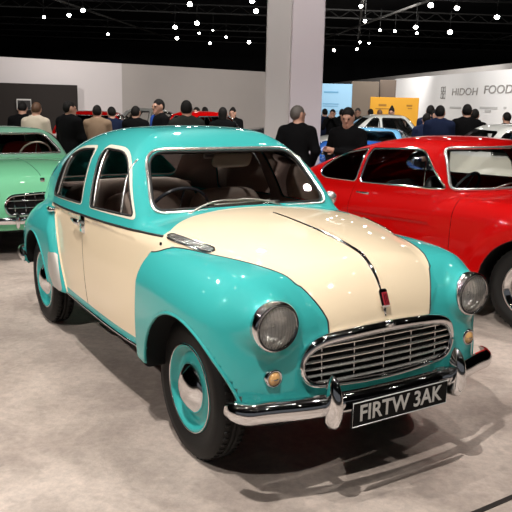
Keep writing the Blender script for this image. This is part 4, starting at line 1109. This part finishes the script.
# --- background cars
def bg(label, x, y, deg, paint, roofp, res=.036, **k):
    P = dict(wb=2.3, W=.80, R=.31, fo=.72, ro=.9, belt=.90, roof=1.36); P.update(k)
    a = math.radians(deg); cx = P.get('wb')/2; return make_car('classic_car', label, (x+cx*math.cos(a), y+cx*math.sin(a)), a, P, paint, roofp, res)[0]
bg('white car at the far left behind the green coupe', -6.1, 13.1, 6, WHITEP, WHITEP, roof=1.36, wb=2.1, fo=.6, ro=.7, rrt=-1.75, rrb=-2.15)
bg('red roofed white car behind the person in the tan shirt', -3.5, 15.1, -88, WHITEP, RED, roof=1.38, wb=2.5)
bg('white car behind the person with the bright blue top', -3.1, 18.9, 172, WHITEP, WHITEP, roof=1.42)
bg('white car with red roof left of the pillar', -.95, 13.7, -35, WHITEP, RED, roof=1.44, hdr=.09, wb=2.1, fo=.6, ro=.6)
bg('black car behind the red roofed car, beside the pillar', 1.1, 21.7, 175, DARKP, DARKP, roof=1.44)
bg('pale blue car right of the pillar behind the person with folded arm', 2.15, 14.1, 250, LBLUE, LBLUE, roof=1.20, hdr=.07, wb=2.1, fo=.65, ro=.6)
bg('deep blue low car between the pillar and the red coupe', 1.46, 10.5, -88, BLUE, BLUE, res=.03, belt=.86, roof=1.12, hdr=.07, wsb=-.9, wst=-1.15, wb=2.1, fo=.6, ro=.65, W=.72)
bg('white saloon car with chrome window frames behind the red coupe roof', 3.15, 16.95, 4, WHITEP, WHITEP, roof=1.42)
bg('cream white car at the right edge, seen through the red coupe windscreen', 4.45, 9.9, 4, mat('ivory_paint', (.80, .77, .66), .3, coat=1.0), WHITEP, res=.028, roof=1.42, wb=2.4, belt=.99, rrt=-2.6, rrb=-3.0)
# ================================================================== PEOPLE
SKIN = mat('skin', (.50, .27, .19), .55); HAIRD = mat('dark_hair', (.009, .0075, .007), .75, spec=.2); HAIRB = mat('brown_hair', (.10, .045, .02), .6); HAIRG = mat('greying_hair', (.10, .085, .075), .6)
EYE = mat('eye_dark', (.01, .008, .008), .3); SHOE = mat('black_shoe', (.012, .012, .012), .4)
def cloth(n, c): return mat(n, c, .9, spec=.08)
BLK = cloth('black_jacket', (.0045, .0045, .005)); NAVY = cloth('navy_jacket', (.012, .018, .045)); BEIGE = cloth('beige_jacket', (.58, .50, .40)); TAN = cloth('tan_shirt', (.26, .18, .12))
BLUEJ = cloth('blue_top', (.03, .09, .42)); WHT = cloth('white_coat', (.72, .72, .72)); DGR = cloth('dark_grey_green_jacket', (.028, .030, .026)); TRO = cloth('dark_trousers', (.015, .015, .018)); REDC = cloth('red_collar', (.45, .03, .03))
def caps(a, b, ra, rb):
    a = np.array(a, float); b = np.array(b, float); ab = b-a; L2 = ab@ab
    def f(x, y, z):
        t = np.clip(((x-a[0])*ab[0]+(y-a[1])*ab[1]+(z-a[2])*ab[2])/L2, 0, 1)
        return np.sqrt((x-a[0]-t*ab[0])**2+(y-a[1]-t*ab[1])**2+(z-a[2]-t*ab[2])**2)-(ra+(rb-ra)*t)
    return f
def ell(c, r, p=1.0):
    def f(x, y, z):
        q = np.sqrt(((x-c[0])/r[0])**2+((y-c[1])/r[1])**2+((z-c[2])/r[2])**2); return (q-1)*min(r)
    return f
def smin(k, *fs):
    def f(x, y, z):
        d = fs[0](x, y, z)
        for g in fs[1:]:
            e = g(x, y, z); h = np.clip(.5+.5*(e-d)/k, 0, 1); d = e*(1-h)+d*h-k*h*(1-h)
        return d
    return f
ARMS = {'down': ((.21, .02, 1.14), (.22, .10, .90)), 'front': ((.24, .05, 1.15), (.06, .25, 1.10)), 'pocket': ((.27, -.03, 1.16), (.20, .10, .98)),
        'raise': ((.24, .20, 1.22), (.07, .25, 1.50)), 'fold': ((.25, .06, 1.15), (-.08, .20, 1.20)), 'rest': ((.22, .12, 1.14), (.17, .34, 1.05))}
def person(label, x, y, H_, face, top, hair=HAIRD, arms=('down', 'down'), lean=0., turn=0., bottoms=TRO, nod=0., inner=None, hairlen=0, coat=0, halftop=None, group=None, res=.022, wide=1.0):
    """local frame: +y is the way the body faces; face = world heading in degrees"""
    r = None; k = H_/1.75
    leg = []
    for s in (-1, 1):
        leg += [caps((s*.09, 0, .92), (s*.10, .015, .50), .088, .058), caps((s*.10, .015, .50), (s*.105, -.01, .09), .056, .038), caps((s*.105, -.03, .05), (s*.115, .15, .035), .042, .034)]
    torso = [ell((0, 0, .98), (.165, .115, .15)), ell((0, 0, 1.16), (.150, .108, .20)), ell((0, .005, 1.33), (.182, .118, .17)), caps((-.13, 0, 1.415), (.13, 0, 1.415), .058, .058), caps((-.06, -.01, 1.46), (.06, -.01, 1.46), .05, .05)]
    def L(p):   # lean of the upper body
        z = p[2]; t = max(0, z-.95); return (p[0], p[1]+t*math.sin(lean), z-t*(1-math.cos(lean)))
    armj = []; hands = []
    for s, ar in ((-1, arms[0]), (1, arms[1])):
        el, ha = ARMS[ar]; sh = (s*.195, 0, 1.415); e = (s*el[0], el[1], el[2]); h = (s*ha[0], ha[1], ha[2]); armj += [caps(sh, e, .056, .045), caps(e, h, .044, .030)]
        hands.append((s, Vector(e), Vector(h)))
    headc = Vector((0, .03, 1.615))
    Rt = Matrix.Rotation(turn, 3, 'Z') @ Matrix.Rotation(-nod, 3, 'X')
    def hp(v): return tuple(Rt @ Vector(v)+headc)
    Ri = np.array(Rt.inverted())
    def inhead(f):
        def g(x, y, z):
            X = np.asarray(x)-headc.x; Y = np.asarray(y)-headc.y; Z = np.asarray(z)-headc.z
            return f(Ri[0, 0]*X+Ri[0, 1]*Y+Ri[0, 2]*Z, Ri[1, 0]*X+Ri[1, 1]*Y+Ri[1, 2]*Z, Ri[2, 0]*X+Ri[2, 1]*Y+Ri[2, 2]*Z)
        return g
    skull = inhead(smin(.03, ell((0, -.012, .03), (.076, .094, .095)), ell((0, .022, -.045), (.058, .070, .070)), caps((0, .088, .01), (0, .108, -.022), .010, .015), ell((0, .07, -.088), (.028, .026, .024)),
                            ell((.078, -.005, -.005), (.012, .022, .032)), ell((-.078, -.005, -.005), (.012, .022, .032)), caps((-.03, .082, .025), (.03, .082, .025), .012, .012)))
    neck = caps((0, -.01, 1.42), (0, .012, 1.56), .056, .052)
    palms = []
    for s, e, h in hands:
        d = (h-e).normalized(); palms.append(caps(tuple(h), tuple(h+d*.085), .030, .034))
    upper0 = smin(.05, *torso, *armj, neck)
    base_up = smin(.03, upper0, skull, *palms)
    def lean_field(f):
        def g(x, y, z):
            t = np.maximum(0, z-.95); return f(x, y-t*math.sin(lean), z+t*(1-math.cos(lean)))
        return g
    legs = smin(.05, *leg)
    up_l = lean_field(base_up)
    bodyf = smin(.05, legs, up_l)
    S_ = isosurf(bodyf, (-.42, -.30, -.01), (.42, .62 if lean < .3 else .85, 1.82), res, 1)
    V = S_[0]*k
    o = link('person', V, S_[2], SKIN, None, True, S_[1]); o.location = (x, y, 0); o.rotation_euler = (0, 0, math.radians(face)-math.pi/2)
    tag(o, label, 'person', group)
    def LP(v): t = max(0, v[2]-.95); return ((v[0])*k, (v[1]+t*math.sin(lean))*k, (v[2]-t*(1-math.cos(lean)))*k)
    # fingers: five tapered chains rooted in each palm
    F_ = MB()
    for s, e, h in hands:
        d = (h-e).normalized(); side = d.cross(Vector((0, 1, 0.2)) if abs(d.y) < .8 else Vector((0, 0, 1))).normalized(); cu = side.cross(d).normalized()
        for i, (ln, off) in enumerate(((.072, -.026), (.080, -.009), (.075, .009), (.060, .026))):
            b0 = h+d*.085+side*off; b1 = b0+d*ln*.45+cu*.004; b2 = b1+d*ln*.32+cu*.016; b3 = b2+d*ln*.18+cu*.018
            F_.tube([LP(v) for v in (b0-d*.02, b0, b1, b2, b3)], [.0095*k, .0095*k, .0088*k, .008*k, .006*k], 6)
        t0 = h+d*.03-side*.028; F_.tube([LP(v) for v in (t0, t0-side*.025+d*.028, t0-side*.03+d*.055+cu*.012)], [.012*k, .011*k, .008*k], 6)
    n0 = len(V); me = o.data
    import bmesh
    bm = bmesh.new(); bm.from_mesh(me); vs = [bm.verts.new(v) for v in F_.V]
    for f in F_.F:
        try: bm.faces.new([vs[i] for i in f]).smooth = True
        except ValueError: pass
    bm.to_mesh(me); bm.free()
    # clothes follow the body
    hem = .80 if not coat else .55
    tj = lean_field(smin(.05, *torso, *armj))
    jf = lambda xx, yy, zz: np.maximum(smin(.05, tj, ell((0, 0, .90), (.175, .128, .20)))(xx, yy, zz)-.014*wide, hem-zz) if not coat else np.maximum(smin(.08, tj, caps((0, 0, 1.0), (0, 0, .5), .17, .20))(xx, yy, zz)-.022, hem-zz)
    J = isosurf(jf, (-.45, -.32, hem-.05), (.45, .70 if lean < .3 else .9, 1.62), res, 1)
    neckcut = lean_field(lambda xx, yy, zz: np.maximum(np.hypot(xx, yy-.0)-.062, 1.40-zz))
    J = clip(J, neckcut)[1]
    if halftop:
        Jb, J = clip(J, lambda xx, yy, zz: .02-xx)
        link('shirt', Jb[0]*k, Jb[2], halftop, o, True, Jb[1])
    link('jacket', J[0]*k, J[2], top, o, True, J[1])
    T_ = isosurf(lambda xx, yy, zz: np.maximum(np.maximum(legs(xx, yy, zz)-.014, zz-.96), .085-zz), (-.3, -.25, .04), (.3, .3, 1.0), res, 1)
    link('trousers', T_[0]*k, T_[2], bottoms, o, True, T_[1])
    for s in (-1, 1):
        S2 = isosurf(smin(.02, caps((s*.105, -.03, .055), (s*.115, .16, .04), .048, .042)), (s*.11-.08, -.12, -.01), (s*.11+.08, .24, .13), res*.8, 1)
        S2[0][:, 2] = np.maximum(S2[0][:, 2], 0.0); link('shoe', S2[0]*k, S2[2], SHOE, o, True, S2[1])
    # hair
    hf = inhead(lambda X, Y, Z: np.maximum(smin(.03, ell((0, -.016, .036), (.081, .100, .101)), *([ell((0, -.052, -.04), (.076, .060, .12+hairlen))] if hairlen else [ell((0, -.045, .01), (.075, .060, .070))]))(X, Y, Z), .75*Y-.66*(Z+.022)))
    Hs = isosurf(lean_field(hf), (-.2, -.25+min(0, lean*.5), 1.30-.3*(lean > .2)), (.2, .62, 1.86), .014, 1)
    link('hair', Hs[0]*k, Hs[2], hair, o, True, Hs[1])
    for s in (-1, 1):
        c = Vector(hp((s*.031, .0905, .012))); c = Vector(LP(c)); MB().lathe([(.001, -.010), (.008, -.007), (.011, 0), (.008, .007), (.001, .010)], 10, tuple(c), 'z').build('eye', EYE, o)
    mth = [Vector(LP(Vector(hp((q*.024, .0905-.006*q*q, -.056))))) for q in (-1, -.5, 0, .5, 1)]
    MB().tube(mth, .0045, 5).build('mouth', mat('lips', (.32, .10, .09), .5), o)
    if inner is not None:
        cr = [Vector(LP((.066*math.cos(a), .066*math.sin(a)-.005, 1.455))) for a in np.linspace(0, 2*math.pi, 17)[:-1]]
        MB().tube(cr, .014, 6, True, 1.6).build('collar', inner, o)
    return o
person('person in a black jacket bending over at far left, behind the green car', -3.95, 12.0, 1.56, 100, BLK, HAIRD, ('front','front'), nod=.5,lean=.15)
person('person with brown hair in a beige jacket behind the green car', -3.50, 11.2, 1.56, 80, BEIGE, HAIRB, ('down','front'), nod=.35,lean=.12,turn=.2)
person('tall person in a black jacket between the green car and the cream and turquoise car', -2.85, 10.8, 1.59, 60, BLK, HAIRD, ('down','front'), turn=-.5,wide=1.6)
person('person in a tan shirt seen from behind, left of the one in navy', -2.65, 11.8, 1.53, 95, TAN, HAIRD, ('rest','rest'))
person('dark haired person in navy standing next to the tan shirt', -2.55, 12.5, 1.50, 120, NAVY, HAIRD, ('down','front'), nod=.2)
person('person in a black jacket in front of the corner where the white wall turns grey in shade', -2.04, 11.9, 1.53, 80, BLK, HAIRD, ('rest','pocket'), wide=1.3)
person('person in an open black jacket over bright blue, facing the camera side', -1.54, 11.2, 1.65, 215, BLK, HAIRD, ('front','down'), turn=.2,halftop=BLUEJ)
person('person in a dark grey green jacket above the turquoise roof, nearest of the left group', -0.98, 9.8, 1.64, 110, DGR, HAIRD, ('down','down'), turn=-.3,wide=1.3)
person('person in white with dark hair just right of the dark grey green jacket', -1.33, 15.4, 1.50, 250, WHT, HAIRD, ('down','down'))
person('small distant person in black behind the person in white', -1.20, 16.0, 1.50, 100, BLK, HAIRD, ('down','down'), nod=.3)
person('person in black standing at the red and white car near the pillar', -0.60, 11.9, 1.54, 85, BLK, HAIRD, ('down','down'), hairlen=.03)
person('long haired person in black facing the camera, left of the dark car roof', -0.56, 15.3, 1.50, 260, BLK, HAIRD, ('front','front'), hairlen=.08)
person('person in a black jacket in front of the pillar, head turned right', 0.47, 8.8, 1.61, 75, BLK, HAIRG, ('pocket','pocket'), turn=-.75,wide=.8,inner=REDC)
person('person in a black jacket with folded arm right of the pillar', 1.06, 8.55, 1.60, 240, BLK, HAIRD, ('fold','pocket'), nod=.25,turn=.2,wide=.8)
person('person raising both hands to the face in front of the blue banner', 1.82, 17.9, 1.50, 255, BLK, HAIRD, ('raise','raise'))
person('small dark figure against the pillar edge in front of the blue banner', 1.69, 18.6, 1.50, 100, NAVY, HAIRD, ('down','down'), nod=.3)
person('distant person mostly hidden between the raised hands and the black jacket', 2.22, 19.4, 1.50, 100, BLK, HAIRD, ('down','down'))
person('pale faced person looking over the shoulder of the black jacket right of the pillar', 2.51, 18.4, 1.54, 250, DGR, HAIRG, ('down','down'))
person('dark haired person left of the white coat, in front of the yellow board', 2.91, 18.9, 1.52, 100, BLK, HAIRD, ('down','down'), hairlen=.03)
person('person in a white coat in front of the yellow board', 3.30, 19.8, 1.50, 90, WHT, HAIRB, ('down','down'), nod=.2)
person('long haired person in black at the right half of the yellow board', 3.42, 18.7, 1.55, 250, BLK, HAIRD, ('down','down'), hairlen=.14)
person('smaller navy clad person bending at the left of the group under the lettering', 2.92, 12.6, 1.51, 70, NAVY, HAIRD, ('front','front'), nod=.3)
person('person in navy standing behind the white coat under the lettering', 3.31, 14.0, 1.65, 80, NAVY, HAIRD, ('down','down'))
person('person in a long white coat among the navy jackets under the lettering', 3.22, 13.2, 1.58, 300, WHT, HAIRD, ('down','front'), coat=1)
person('person in a navy jacket right of the white coat under the lettering', 2.95, 11.8, 1.65, 75, NAVY, HAIRD, ('down','rest'), turn=-.2,wide=1.3)
person('broad person in a black jacket, larger one of the pair under the lettering', 3.53, 12.3, 1.68, 80, BLK, HAIRD, ('rest','pocket'), wide=1.1)
person('person in black, smaller one of the pair under the lettering', 3.96, 13.3, 1.60, 60, BLK, HAIRD, ('down','front'))
person('person in black at the right edge of the picture, behind the white car', 4.60, 13.4, 1.55, 100, BLK, HAIRD, ('rest','rest'), nod=.3)
